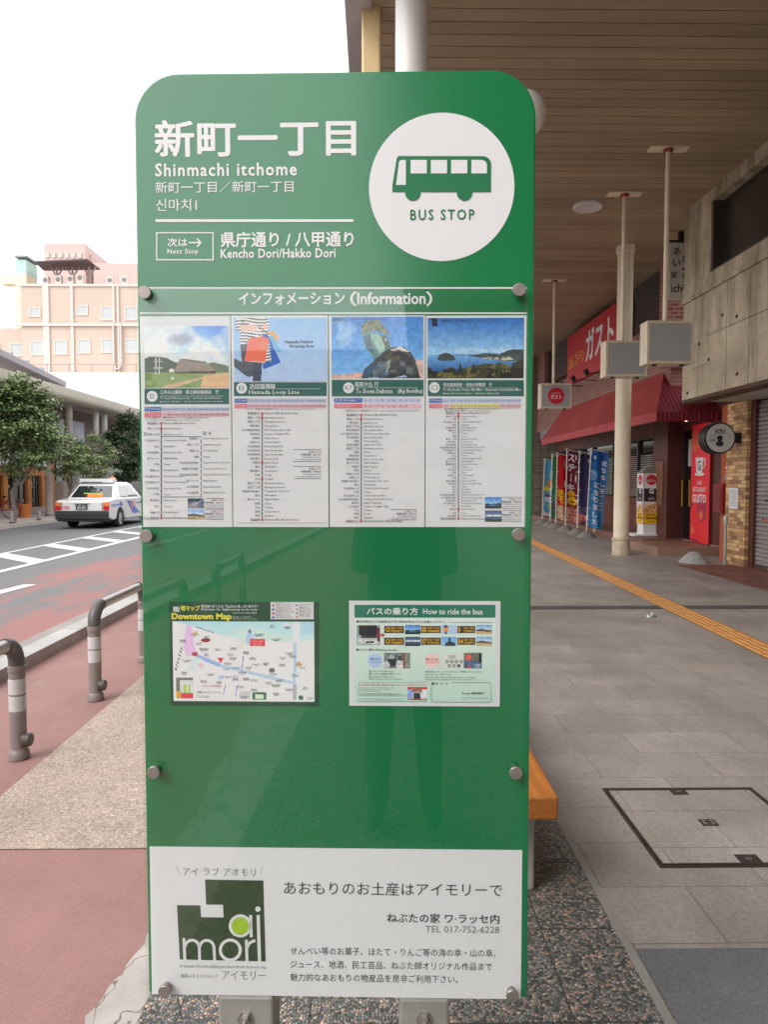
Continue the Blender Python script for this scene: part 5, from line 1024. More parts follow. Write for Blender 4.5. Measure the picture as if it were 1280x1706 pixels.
P.put(P.rect(0, .75, 1, 1), (140, 160, 112)); P.put(P.poly([(.7, .80), (1, .76), (1, 1), (.66, 1)]), (212, 176, 138)); P.put(P.poly([(.2, .98), (.7, .82), (.72, .84), (.35, 1), (.2, 1)]), (206, 176, 146)); P.put(P.rect(0, .76, .6, 1) & (P.noise(8) > .6), (120, 146, 84))
P.put(P.poly([(.34, .75), (.42, .54), (.47, .53), (.73, .58), (.86, .73), (.6, .75), (.36, .75)]), (150, 138, 130)); P.put(P.poly([(.35, .75), (.86, .73), (.84, .77), (.37, .77)]), (84, 78, 76)); P.put(P.poly([(.42, .54), (.47, .53), (.73, .58), (.72, .60)]), (112, 104, 98))
for q in (.14, .18): P.put(P.line([(q, .46), (q-.01, .78)], .012), (206, 206, 200))
for q in (.58, .68): P.put(P.line([(.11, q), (.21, q)], .01), (196, 196, 190))
P.put(P.ell(.32, .72, .03, .03), (224, 228, 230)); P.put(P.poly([(.31, .86), (.33, .82), (.36, .87)]), (230, 236, 236)); P.speck(.08, 20)
picpx(P, 241, 543.5, 381, 646, DP, 'photo_print', s1)
header(s1, 241, 647.5, 382, 673.5, 254, 660.5, 'D', [('三内丸山遺跡・県立美術館経由　行', 267, 650, 365, 657, .01)], [('To Sannai-Maruyama Site · via Prefectural Museum', 267, 662, 368, 666, 0.), ('(Jomon Ruins · Aomori Museum of Art)', 267, 668, 372, 671, 0.)])
bands(s1, 678, 687, 241, 269, 382, ['7:21', '8:21', '8:55', '10:21', '11:21', '12:36', '13:46', '14:06', '15:06', '16:21', '17:11', '18:03'], ['-', '8:21', '9:01', '10:01', '10:51', '12:16', '13:16', '14:06', '15:06', '16:21', '17:11', '18:11'])
ys = [640+v/7.108 for v in (466, 525, 596, 668, 739, 810, 880, 950, 1020, 1092, 1161, 1235, 1305, 1375, 1447, 1517, 1585)]
stops(s1, 269, ys, *names(17, ('三内丸山遺跡前', 'Sannai Maruyama Iseki Mae'), 3), h=3.3)
b = SB(); b.rect(269.5, 727, 335, 727.9, DP); b.rect(271, 827.5, 336, 828.4, DP); b.rect(334.5, 728, 335.6, 827.5, DP); b.make('branch_line', INK, s1)
b = SB(); jn, en_ = names(10, ('丸山団地前', 'Maruyama Danchi Mae'), 12)
for i, v in enumerate((645, 716, 788, 860, 931, 1002, 1072, 1144, 1214, 1285)): b.row(jn[i], 331.5, 640+v/7.108, 3.3, DT, 0, 'r'); b.row(en_[i], 338.5, 640+v/7.108, 3.3, DT, 0, 'l'); b.circ(335, 640+v/7.108, 1.3, DT, 1, 10)
b.row('D', 240.5, 723, 6.5, DT, 2, res=2); b.row('D 4', 339, 722, 7, DT, 2, res=2); b.row('三内丸山遺跡からの最終便は18:00です。バスは遅れることがあります', 241, 696, 2.8, DT, 0); b.row('Last returning bus from Sannai Maruyama leaves at 18:00 on weekdays', 243, 700, 2.6, DT, 0); b.make('lettering', [INK, WINK, GREYINK], s1)
def mini(kind):
    P = Pic(26, 19)
    if kind == 0: P.grad(P.x >= 0, (40, 52, 72), (120, 130, 150)); P.put(P.poly([(0, 1), (.4, .2), (.7, .5), (.5, 1)]), (150, 146, 140), .7); P.put(P.line([(.4, .6), (1, .1)], .05), (170, 190, 220))
    if kind == 1: P.grad(P.x >= 0, (110, 160, 220), (200, 216, 236), 0, .5); P.put(P.rect(0, .55, 1, 1), (196, 172, 120)); P.put(P.poly([(0, .5), (.3, .42), (.8, .55), (1, .6), (1, .72), (0, .7)]), (84, 84, 78))
    if kind == 2: P.grad(P.x >= 0, (70, 124, 196), (150, 190, 226), 0, .6); P.put(P.rect(0, .6, 1, .8), (70, 116, 160)); P.put(P.ell(.18, .64, .14, .1), (30, 44, 50)); P.put(P.poly([(.5, .6), (1, .5), (1, .8), (.5, .66)]), (60, 72, 70)); P.put(P.rect(0, .8, 1, 1), (38, 48, 42))
    if kind == 3: P.grad(P.x >= 0, (60, 80, 120), (120, 140, 170), 0, .5); P.put(P.ell(.3, .48, .24, .1), (220, 224, 230)); P.put(P.ell(.75, .45, .24, .1), (220, 224, 230)); P.put(P.rect(0, .55, 1, .8), (66, 92, 124)); P.put(P.rect(0, .8, 1, 1), (60, 64, 66))
    P.speck(.15, 8); return P
picpx(mini(0), 313, 830.5, 340, 847, DP, 'small_photo', s1); picpx(mini(1), 313, 849, 341, 865, DP, 'small_photo', s1); fare(s1, 343, 373, ((830, 847), (849, 865)), ('20', '23'))
# sheet E5
s2 = sheet_(387, 526, 547, 878, 'sheet with a photo of a shopper holding coloured bags')
P = Pic(154, 107); P.grad(P.x >= 0, (140, 182, 232), (170, 190, 224)); Z = lambda x, y: ((x-38)/1192, (y-85)/802)
poly = lambda *q: P.poly([Z(*p) for p in q])
P.put(poly((120, 430), (210, 400), (215, 640), (400, 640), (385, 890), (275, 890), (290, 800), (240, 835), (180, 810), (38, 700), (38, 590), (140, 640)), (78, 84, 96)); P.put(poly((290, 640), (400, 640), (385, 890), (275, 890)), (66, 74, 90))
tor = poly((60, 100), (140, 85), (470, 85), (500, 150), (480, 220), (500, 320), (520, 640), (440, 640), (430, 330), (220, 350), (210, 400), (120, 430), (130, 270), (75, 230), (60, 150)); P.put(tor, (232, 228, 224))
st = (np.sin((P.y*802+14*np.sin(P.x*16))/38*2*math.pi) > .25); P.put(tor & st, (52, 48, 52))
P.put(poly((125, 170), (300, 160), (370, 200), (330, 260), (200, 240), (130, 265)), (220, 182, 168)); P.put(poly((400, 160), (490, 160), (470, 230), (420, 250)), (214, 178, 164))
P.put(poly((480, 270), (530, 245), (620, 330), (580, 390)), (222, 160, 76)); P.put(poly((480, 320), (540, 310), (655, 530), (590, 510)), (96, 172, 206)); P.put(poly((400, 290), (480, 300), (640, 650), (415, 735), (405, 640), (520, 640)), (28, 92, 176)); P.put(poly((438, 400), (490, 380), (522, 640), (440, 645)), (232, 228, 224)); P.put(poly((438, 400), (490, 380), (522, 640), (440, 645)) & st, (52, 48, 52))
P.put(poly((228, 340), (400, 318), (492, 345), (438, 655), (172, 628)), (238, 104, 78)); P.put(poly((172, 628), (438, 640), (436, 652)), (236, 226, 220)); P.put(P.ell(.32, .45, .05, .1), (240, 132, 92), .6)
P.put(P.line([Z(330, 330), Z(340, 215), Z(395, 310)], .008), (240, 236, 232)); P.put(P.line([Z(370, 200), Z(480, 290)], .008), (90, 60, 60)); P.speck(.06, 24)
ph = picpx(P, 390, 530, 544.5, 635.5, DP, 'photo_print', s2)
b = SB(); b.tx('Hamada District', 475, 567.5, 522, 572.5, DT, off=.04, res=1); b.tx('Shopping Area', 482, 574.5, 523.5, 580.5, DT, off=.04, res=1); b.make('photo_caption', M('caption_navy', (.01, .015, .06), .5), s2)
header(s2, 390, 637, 544.5, 660, 403, 647, 'E5', [('浜田循環線', 416, 639.5, 459, 648, .01)], [('Hamada Loop Line', 415, 650, 499, 659, .008)])
bands(s2, 664, 673, 391, 412, 543, ['7:27', '8:27', '9:27', '10:27', '11:27', '12:27', '13:27', '14:27', '15:27', '16:27', '17:27', '18:27', '19:27', '20:27'], ['7:27', '8:27', '9:27', '10:27', '11:27', '12:27', '13:27', '14:27', '15:27', '16:27', '17:27', '18:27', '19:27', '20:27'])
ys = [640+v/7.106 for v in (348, 397, 445, 494, 543, 592, 640, 688, 737, 785, 833, 882, 930, 978, 1027, 1076, 1124, 1172, 1221, 1269, 1316, 1364, 1412, 1460, 1508, 1556, 1605)]
stops(s2, 437, ys, *names(27, ('青森駅', 'Aomori Eki (Aomori Sta.)'), 4), marks=(12, 16))
fare(s2, 489, 535, ((748.5, 768.5), (776.8, 797)), ('30', '40'))
b = SB(); b.row('※サンロード青森前からの最終便は21:00です。Last returning bus leaves Sunroad Aomori at 21:00', 411, 682, 2.6, DT, wmax=114); b.rect(396, 871, 544, 871.4, DT); b.make('lettering', INK, s2)
# sheet K7
s3 = sheet_(549, 526, 708, 878, 'sheet with a photo of a bronze statue against the sky')
P = Pic(157, 107); P.grad(P.x >= 0, (70, 132, 200), (120, 174, 226)); Z = lambda x, y: ((x-55)/1150, (y-60)/770)
P.put(P.soft(P.noise(8, 5)-((P.x-.13)/.3)**2-((P.y-.25)/.4)**2, .2, .5), (160, 192, 228), .7); P.put(P.rect(0, .93, .36, 1) | P.poly([(.9, .68), (1, .72), (1, 1), (.95, 1)]), (206, 172, 164)); P.put(P.poly([(.06, .99), (.15, .93), (.33, .9), (.35, 1), (.05, 1)]), (210, 166, 156))
P.put(poly((430, 830), (470, 710), (580, 620), (600, 560), (760, 470), (820, 440), (960, 430), (1060, 520), (1110, 610), (1170, 830)), (66, 70, 72)); P.put(poly((640, 600), (880, 460), (980, 470), (1060, 560), (900, 600), (820, 640)), (92, 84, 72)); P.put(poly((780, 480), (920, 430), (1040, 500), (900, 490)), (196, 190, 186)); P.put(poly((470, 720), (740, 600), (790, 830), (440, 830)), (60, 86, 110)); P.put(poly((730, 640), (800, 590), (780, 700), (740, 780)), (150, 160, 156))
P.put(poly((455, 270), (560, 240), (700, 300), (740, 420), (740, 480), (640, 560), (580, 600), (575, 545), (490, 460), (450, 340)), (106, 144, 140)); P.put(poly((550, 270), (640, 280), (720, 400), (720, 480), (650, 520), (620, 430), (560, 340)), (148, 184, 168)); P.put(poly((450, 300), (540, 280), (560, 400), (610, 470), (560, 520), (490, 450)), (78, 108, 120)); P.put(poly((495, 390), (540, 400), (520, 425)), (40, 50, 50))
P.put(poly((430, 290), (440, 170), (480, 110), (660, 100), (700, 180), (780, 250), (790, 300), (700, 260), (560, 230), (450, 270)), (104, 114, 96)); CR = poly((430, 290), (440, 170), (480, 110), (660, 100), (700, 180), (790, 300), (560, 230), (450, 270)); P.put(CR & (P.noise(14) > .52), (132, 136, 104)); P.put(CR & (P.noise(18) > .6), (64, 74, 66)); BDY = poly((470, 720), (620, 600), (900, 470), (1110, 610), (1170, 830), (440, 830)); P.put(BDY & (P.noise(9) > .56), (44, 48, 52), .8); P.put(BDY & (P.noise(13) > .62), (110, 118, 118), .7); P.put(poly((680, 300), (740, 290), (780, 380), (800, 450), (740, 470), (700, 380)), (84, 96, 80)); P.put(poly((720, 320), (750, 330), (750, 370), (725, 360)), (170, 180, 160)); P.put(poly((450, 825), (640, 812), (660, 830)) | poly((820, 830), (980, 790), (1000, 815)), (150, 176, 206)); P.speck(.16, 30)
picpx(P, 552.5, 528, 705.5, 630.5, DP, 'photo_print', s3)
b = SB(); b.row('昭和大仏', 556, 533.5, 4.6, DT, off=.02); b.row('Showa Daibutsu (Big Buddha) · Seiryuji', 583, 532.5, 3, DT); b.make('photo_caption', M('caption_navy', (.01, .015, .06), .5), s3)
header(s3, 553, 633, 706, 660.5, 581, 646.5, 'K7', [('昭和大仏 行', 592, 636.5, 631, 645, .01)], [('To Showa Daibutsu', 593.5, 648, 654, 655.5, .008), ('(Big Buddha)', 663, 648, 704, 657, .008)])
bands(s3, 663.5, 673, 557, 604, 702, ['8 : 11', '10 : 25', '11 : 40', '13 : 11', '15 : 14'], ['8 : 18', '10 : 06', '12 : 06', '13 : 05', '-'])
ys = [640+v/7.106 for v in (366, 413, 458, 500, 544, 588, 631, 675, 718, 762, 804, 847, 890, 933, 976, 1020, 1062, 1105, 1148, 1191, 1234, 1277, 1320, 1363, 1407, 1450, 1493, 1535, 1579, 1622)]
stops(s3, 602, ys, JP[:29]+['昭和大仏'], EN[:29]+['Showa Daibutsu (Big Buddha)'])
fare(s3, 651, 694.5, ((848.5, 865.5),), ('50',))
b = SB(); b.row('※昭和大仏からの最終便は17:02です。Last returning bus leaves Big Buddha at 17:02', 576, 684.5, 2.8, DT, wmax=124); b.make('lettering', INK, s3)
# sheet C3
s4 = sheet_(709.5, 526, 876, 878, 'right sheet with a bay and island photo')
P = Pic(163, 103); P.grad(P.x >= 0, (44, 104, 176), (150, 192, 226), 0, .6); P.grad(P.rect(0, .6, 1, 1), (110, 164, 210), (40, 92, 150), .6, .85)
P.put(P.soft(P.noise(9, 5)-abs(P.y-.54)*5-abs(P.x-.6)*.5, .2, .5), (206, 216, 230), .8); P.put(P.poly([(.28, .605), (.45, .60), (.6, .61), (.6, .625), (.28, .62)]), (96, 116, 136)); P.put(P.poly([(.42, .63), (.6, .58), (.75, .60), (.85, .53), (1, .52), (1, .72), (.8, .72), (.6, .67)]), (60, 72, 74)); P.put(P.poly([(.55, .66), (.85, .64), (.9, .70), (.7, .71)]) & (P.noise(20) > .5), (176, 168, 140))
P.put(P.poly([(.10, .69), (.12, .61), (.18, .575), (.22, .58), (.27, .62), (.295, .69)]), (58, 66, 62)); P.put(P.poly([(.11, .69), (.29, .69), (.27, .705), (.13, .705)]), (40, 64, 96))
nz_ = P.noise(10)*.22; P.put((P.y > .93-nz_+.10*np.sin(P.x*7)*.6), (58, 60, 40)); P.put((P.y > .93-nz_+.10*np.sin(P.x*7)*.6) & (P.noise(16) > .52), (98, 92, 48)); P.put((P.y > .96-nz_) & (P.noise(14) > .6), (30, 34, 28))
for q in (.34, .48): P.put(P.poly([(q-.04, .92), (q, .74), (q+.04, .92)]), (36, 42, 36))
P.put(P.poly([(.88, .75), (1, .68), (1, 1), (.86, 1)]), (48, 44, 40)); P.put(P.rect(0, 0, .12, .14) & (P.noise(14) > .55), (16, 30, 40)); P.speck(.14, 30)
picpx(P, 712.5, 530, 873, 630.5, DP, 'photo_print', s4)
b = SB(); b.row('浅虫温泉・湯ノ島', 736, 535, 3.6, DT); b.row('Asamushi Onsen · Yunoshima', 768, 534, 2.8, DT); b.make('photo_caption', M('caption_navy', (.01, .015, .06), .5), s4)
header(s4, 713, 633.5, 873, 660.5, 724, 646, 'C3', [('浅虫温泉駅前・浅虫水族館前　行', 738, 638, 820, 644.5, .01)], [('To Asamushi Onsen Eki Mae · Asamushi Suizokukan Mae', 738, 647.5, 868, 651.5, .004), ('(Asamushi Onsen Station · Aquarium Asamushi)', 738, 654, 832, 658, 0.)])
bands(s4, 664, 673, 715, 737, 868, ['7:10', '8:12', '9:05', '10:30', '11:31', '12:51', '14:05', '15:20', '17:20', '18:20', '20:40'], ['7:21', '7:51', '9:05', '10:31', '11:21', '12:06', '14:21', '15:21', '17:21', '18:31', '20:31'], (750, 832))
ys = [640+v/7.111 for v in (346, 384, 416, 450, 484, 517, 550, 583, 617, 650, 684, 717, 750, 783, 817, 850, 883, 916, 948, 982, 1015, 1048, 1081, 1114, 1148, 1181, 1214, 1247, 1280, 1312, 1345, 1378, 1412, 1445, 1482, 1528, 1560, 1593)]
stops(s4, 764, ys, *names(38, ('浅虫水族館前', 'Asamushi Suizokukan Mae'), 6), h=2.9, marks=(34,))
picpx(mini(2), 808, 828, 835.5, 847, DP+.0003, 'small_photo', s4); picpx(mini(3), 808, 850.5, 836, 869, DP+.0003, 'small_photo', s4); fare(s4, 838, 869, ((828, 847), (850, 868)), ('54', '56'))
b = SB(); b.row('浅虫水族館からの最終便は18:20です。Last returning bus leaves Asamushi', 741, 681.3, 2.4, DT, wmax=88); b.row('黄色の便は土日祝のみ運行 Yellow: weekends and holidays only', 741, 684.6, 2.3, DT, wmax=92); b.make('lettering', INK, s4)
# ------------------------------------------------------------------ downtown map
mp = sheet_(283, 1003, 530.5, 1175, 'town map print with dark green border and yellow title', 'map_sheet', M('map_border', (.010, .085, .04), .4))
P = Pic(150, 88, (222, 226, 232)); P.grad(P.poly([(0, 0), (1, 0), (1, .22), (.86, .25), (.55, .25), (.35, .17), (.2, .08), (0, .0)]), (176, 214, 228), (196, 226, 226), 0, .3); P.put(P.poly([(.38, .15), (.55, .05), (.75, .16), (.86, .20), (.86, .25), (.5, .26)]), (196, 224, 214))
def blk(x0, y0, x1, y1, c): P.put(P.rect(x0, y0, x1, y1), c)
for i in range(9): P.put(P.line([(.05+i*.115, .22+.01*i), (.0+i*.11, 1)], .006), (244, 245, 248))
for i in range(9): P.put(P.line([(0, .12+i*.115), (1, .30+i*.10)], .006), (244, 245, 248))
P.put(P.poly([(.85, 0), (.90, 0), (.90, 1), (.84, 1)]), (216, 220, 230)); P.put(P.line([(.865, .28), (.858, .78)], .02), (176, 200, 240)); P.put(P.poly([(.91, 0), (1, 0), (1, .14), (.91, .16)]), (174, 210, 230)); P.put(P.rect(.845, .78, .875, .98), (170, 172, 180))
P.put(P.line([(.18, .44), (.35, .56), (.55, .64), (.84, .76)], .022), (176, 200, 244)); P.put(P.line([(.18, .44), (.32, .54)], .028), (150, 176, 226))
P.put(P.poly([(.10, .05), (.14, .06), (.15, .3), (.18, .42), (.10, .44), (.07, .30)]), (222, 186, 240)); P.put(P.poly([(.14, .46), (.2, .46), (.17, .6), (.1, .62)]), (206, 232, 226)); P.put(P.line([(.06, .34), (.02, .6)], .012), (80, 84, 90)); P.put(P.line([(.06, .34), (.02, .6)], .005), (230, 230, 230)); P.put(P.line([(.17, .07), (.30, .15)], .006), (90, 110, 150))
P.put(P.ell(.235, .235, .035, .025), (138, 44, 52)); P.put(P.poly([(.52, .2), (.54, .1), (.56, .16), (.60, .28), (.52, .28)]), (168, 196, 230)); P.put(P.poly([(.53, .13), (.545, .09), (.56, .13), (.545, .15)]), (92, 120, 160)); blk(.545, .215, .65, .305, (226, 72, 82)); P.put(P.poly([(.315, .455), (.36, .455), (.338, .53)]), (222, 60, 70))
for cx_, cy_, c in ((.16, .15, (206, 180, 150)), (.47, .32, (240, 214, 200)), (.155, .41, (180, 70, 80)), (.70, .61, (110, 110, 110)), (.89, .53, (190, 160, 110)), (.81, .04, (240, 240, 244)), (.44, .70, (190, 196, 206)), (.34, .70, (180, 196, 226)), (.2, .55, (226, 190, 200))): P.put(P.ell(cx_, cy_, .022, .028), c)
blk(.02, .70, .14, .97, (120, 118, 112)); blk(.05, .74, .14, .9, (206, 214, 206)); blk(.075, .8, .09, .9, (170, 196, 90)); blk(.105, .8, .12, .9, (170, 196, 90)); blk(.02, .88, .05, .97, (236, 160, 60)); blk(.06, .91, .14, .97, (222, 66, 76)); blk(.15, .78, .34, .98, (242, 220, 226)); blk(.16, .8, .33, .97, (240, 238, 240)); blk(.47, .87, .545, .97, (196, 198, 202)); blk(.56, .89, .66, .98, (60, 120, 66)); blk(.58, .91, .64, .97, (206, 222, 200)); P.put(P.ell(.905, .95, .018, .03), (50, 110, 60)); P.put(P.line([(.5, .43), (.485, .62)], .006), (110, 140, 200)); P.put(P.line([(.37, .8), (.355, .92)], .006), (110, 140, 200)); P.put(P.line([(.455, .8), (.44, .95)], .006), (110, 140, 200))
picpx(P, 288.5, 1035, 524, 1168, DP, 'map_print', mp)
b = SB(); r_ = random.Random(21); W4 = lambda x, y: (270+x/4.571, 980+y/4.571)
WDS = ['青森駅', 'Aomori Sta.', '市役所', 'City Hall', '善知鳥神社', 'Utou Shrine', '県庁', '郵便局', 'Post Office', '新町通り', 'アスパム', '図書館', 'Library', '文化会館', '中央古川', 'Furukawa', '美術館']
for k, (x, y) in enumerate(((160, 395), (250, 350), (340, 368), (280, 415), (320, 460), (190, 545), (340, 500), (170, 640), (370, 650), (320, 705), (425, 460), (545, 455), (520, 500), (540, 530), (500, 570), (570, 600), (640, 485), (690, 530), (720, 575), (790, 570), (660, 600), (740, 350), (870, 385), (840, 285), (955, 295), (970, 490), (1000, 515), (920, 525), (915, 580), (1070, 600), (845, 650), (890, 700), (700, 695), (640, 685), (560, 690), (500, 670), (435, 710), (810, 715), (870, 735), (970, 765), (1090, 755), (870, 800), (760, 790), (630, 825), (1125, 830), (700, 770), (490, 610), (610, 640), (1015, 660), (600, 745))):
    b.row(WDS[k % len(WDS)], *W4(x, y), 2.6, DT, 0, 'c'); b.row(WDS[(k*5+1) % len(WDS)], *W4(x, y+11), 2.0, DT, 0, 'c')
b.row('ねぶたん号停留所', *W4(380, 742), 3.2, DT, 1, 'c'); b.row('市営バスターミナル', *W4(360, 790), 3.6, DT, 0, 'c'); b.row('アスパム前', *W4(310, 822), 3.4, DT, 0, 'c'); b.row('アスパム前', *W4(725, 402), 3.2, DT, 2, 'c'); b.row('(Bus stop)', *W4(725, 425), 2.6, DT, 2, 'c')
b.make('map_lettering', [INK, RED, WINK], mp)
YT = M('map_yellow', S(236, 226, 70), .5)
b = SB(); b.tx('Downtown Map', *W4(78, 190), *W4(528, 246), DT, 0, off=.045); b.tx('地マップ', *W4(145, 130), *W4(288, 170), DT, 0, off=.04); b.tx('街', *W4(85, 138), *W4(135, 178), DT, 1, off=.03)
b.tx('観光地へ行くには「ねぶたん号」が便利です！', *W4(300, 124), *W4(730, 148), DT, 1, off=.02, res=1); b.tx('Nebutan-Go Sightseeing made easy', *W4(300, 150), *W4(727, 172), DT, 1, off=.01, res=1); b.tx('ねぶたん号バス停まで徒歩', *W4(540, 180), *W4(722, 194), DT, 1, res=1); b.tx('Route to nearest', *W4(540, 210), *W4(682, 222), DT, 1, res=1); b.tx('Nebutan-Go bus stop', *W4(540, 226), *W4(722, 238), DT, 1, res=1); b.make('title_lettering', [YT, WINK], mp)
b = SB(); b.rect(*W4(828, 104), *W4(1156, 235), DP); lg_ = b.make('legend_box', PAPER, mp)
b = SB()
for k in range(9): b.row(WDS[k]+' Bus Stop City', *W4(866, 118+k*13), 2.2, DT, 0, wmax=30)
for k in range(8): b.row(WDS[k+5]+' Tourist', *W4(1045, 122+k*13), 2.2, DT, 0, wmax=23)
for k in range(4): b.circ(*W4(848, 130+k*30), 2.2, DT, 1+k % 2, 10); b.circ(*W4(1028, 128+k*30), 1.6, DT, 1+(k+1) % 2, 10)
b.make('legend_lettering', [INK, RED, BLUE], mp)
# ------------------------------------------------------------------ how-to-ride sheet
gd = sheet_(582, 1001, 833.5, 1176, 'pale sheet explaining how to ride the bus', 'guide_sheet')
G = W5 = lambda x, y: (570+x/4.571, 980+y/4.571)
P = Pic(40, 30); P.grad(P.x >= 0, (220, 234, 224), (190, 216, 202)); picpx(P, *G(97, 222), *G(1168, 868), DS+.0001, 'page_tint', gd, 1.1)
b = SB(); b.rect(*G(95, 125), *G(1168, 222), DP); b.make('header_band', M('guide_green', (.02, .20, .125), .45), gd)
b = SB(); b.tx('バスの乗り方', *G(190, 146), *G(578, 200), DT, off=.03); b.tx('How to ride the bus', *G(618, 155), *G(1070, 196), DT, off=.02); b.make('title_lettering', WINK, gd)
def busfront():
    P = Pic(40, 36, (150, 160, 168)); P.put(P.rect(.1, .02, .88, .5), (44, 46, 52)); P.put(P.rect(.1, .0, .88, .1), (60, 40, 46)); P.put(P.rect(.05, .64, .95, .95), (190, 196, 190)); P.put(P.rect(.2, .5, .85, .64), (60, 62, 68)); P.put(P.rect(.4, .8, .75, .9), (40, 44, 46)); P.put(P.rect(.88, .1, 1, .8), (120, 50, 54)); P.speck(.25, 10); return P
picpx(busfront(), *G(110, 280), *G(290, 432), DP, 'bus_photo', gd)
YEL2 = M('led_amber', S(226, 176, 60), .5); BRW = M('led_board', (.055, .035, .03), .5)
b = SB(); c_ = SB()
for (x, y), cd, tt_ in (((322, 286), 'C3', '浅虫水族館'), ((322, 375), 'C3', '浅虫温泉駅'), ((602, 286), 'E5', '浜田循環線'), ((602, 375), 'K7', '昭和大仏'), ((878, 286), 'D', '三内丸山'), ((878, 375), 'D4', '丸山団地')):
    wd = 150 if x < 800 else 138; b.rect(*G(x, y), *G(x+wd, y+54), DP); c_.tx(cd, *G(x+8, y+8), *G(x+(44 if len(cd) > 1 else 28), y+46), DT, off=.05, res=1); c_.tx('青森駅・新町経由', *G(x+50, y+8), *G(x+wd-8, y+24), DT, off=.02, res=1); c_.tx(tt_, *G(x+50, y+28), *G(x+wd-8, y+48), DT, off=.04, res=1)
lb = b.make('display_board', BRW, gd); c_.make('board_lettering', YEL2, gd)
for (x, y), kd in (((480, 278), 2), ((480, 368), 3), ((1024, 278), 1), ((1024, 368), 1)): picpx(mini(kd), *G(x, y), *G(x+118, y+70), DP, 'place_photo', gd)
P = Pic(26, 18, (170, 194, 232)); P.put(P.ell(.3, .3, .16, .28), (70, 60, 66)); P.put(P.rect(.16, .3, .45, .75), (240, 140, 80)); P.put(P.rect(.25, .75, .4, 1), (70, 80, 110)); picpx(P, *G(756, 278), *G(872, 348), DP, 'place_photo', gd)
P = Pic(26, 18); P.grad(P.x >= 0, (110, 160, 216), (150, 186, 226)); P.put(P.poly([(.45, .1), (.6, .1), (.62, .5), (.9, .65), (.95, 1), (.2, 1), (.3, .65), (.48, .5)]), (50, 64, 70)); picpx(P, *G(756, 368), *G(872, 438), DP, 'place_photo', gd)
P = Pic(44, 26, (120, 124, 126)); P.put(P.rect(.15, .1, .45, .9), (52, 62, 70)); P.put(P.rect(.18, .12, .42, .4), (150, 160, 160)); P.put(P.ell(.62, .75, .16, .3), (206, 206, 200)); P.put(P.rect(.55, .2, .7, .5), (70, 90, 90)); P.put(P.rect(.72, 0, .8, 1), (150, 60, 50)); P.put(P.rect(.8, .1, 1, .9), (130, 140, 130)); P.put(P.ell(.1, .8, .12, .25), (180, 184, 180)); P.speck(.3, 12); picpx(P, *G(320, 490), *G(520, 608), DP, 'door_photo', gd)
P = Pic(32, 26, (90, 104, 116)); P.put(P.rect(0, 0, .9, .45), (110, 112, 92)); P.put(P.rect(0, .5, 1, 1), (76, 100, 130)); P.put(P.ell(.26, .3, .16, .2), (226, 84, 84)); P.put(P.rect(.85, 0, 1, .6), (40, 44, 46)); P.put(P.rect(.55, .75, .9, .95), (140, 150, 170)); P.put(P.rect(.2, .8, .4, .95), (170, 70, 80)); P.speck(.3, 12); picpx(P, *G(928, 490), *G(1064, 608), DP, 'farebox_photo', gd)
P = Pic(32, 22, (210, 214, 222)); P.put(P.rect(0, 0, 1, .2), (206, 60, 60)); P.put(P.rect(.25, .1, .75, .4), (150, 110, 90)); P.put(P.rect(0, .2, .25, .9), (130, 160, 214)); P.put(P.rect(.3, .45, .65, .9), (60, 66, 70)); P.put(P.rect(0, .92, 1, 1), (196, 50, 50)); P.speck(.3, 10); picpx(P, *G(498, 750), *G(648, 848), DP, 'pass_photo', gd)
b = SB(); b.circ(*G(252, 550), 12.5, DP, 0, 32); b.circ(*G(686, 552), 12.5, DP, 1, 32); b.make('step_badge', [M('badge_blue', S(190, 214, 244), .5), M('badge_pink', S(246, 214, 208), .5)], gd)
b = SB()
b.pts([G(282, 346), G(308, 346), G(308, 336), G(328, 354), G(308, 374), G(308, 362), G(282, 362)], DT, 2)
b.tx('乗るとき', *G(216, 526), *G(288, 546), DT, 1, off=.02, res=1); b.tx('Getting On', *G(206, 552), *G(298, 568), DT, 1, res=1); b.tx('降りるとき', *G(640, 530), *G(728, 550), DT, 2, off=.02, res=1); b.tx('Getting Off', *G(640, 556), *G(736, 572), DT, 2, res=1)
b.tx('■行先表示(バス正面表示)番号の表示があるバスにお乗りください。', *G(110, 242), *G(790, 264), DT, 0, off=.015, res=1); b.tx('Check the bus route number for your destination.', *G(812, 250), *G(1154, 266), DT, 0, res=1); b.tx('■バスの乗り方 Riding the Bus', *G(110, 456), *G(426, 478), DT, 0, off=.01, res=1)
b.tx('真ん中のドアから乗ります。', *G(206, 622), *G(396, 638), DT, 0, res=1); b.tx('乗るときは、整理券をお取り下さい。', *G(206, 642), *G(448, 658), DT, 0, res=1); b.tx('Enter from the middle door.', *G(206, 664), *G(400, 678), DT, 0, res=1); b.tx('Take a ticket as you get on the bus.', *G(206, 683), *G(462, 698), DT, 0, res=1)
b.tx('料金を支払います。(おつりの出ないよう、整理券にお入れください)', *G(632, 625), *G(1064, 642), DT, 0, res=1); b.tx('前方のドアより お降り下さい。', *G(632, 646), *G(838, 660), DT, 0, res=1); b.tx('Insert the ticket and exact fare into the slot. (Cash only,', *G(632, 668), *G(1016, 684), DT, 0, res=1); b.tx('Change machine available.) Exit from the front door.', *G(632, 686), *G(1000, 700), DT, 0, res=1)
b.tx('Aomori City Bus Day Pass', *G(122, 724), *G(400, 742), DT, 2, off=.02, res=1); b.rect(*G(408, 732), *G(648, 735), DT, 2)
for k, (s_, x1) in enumerate((('Unlimited travel on Aomori City Buses for one day', 398), ('Present bus pass when disembarking', 366), ('One Day Pass / Adult 700 yen', 290))): b.tx(s_, *G(118, 750+k*13), *G(x1, 760+k*13), DT, 0, res=1)
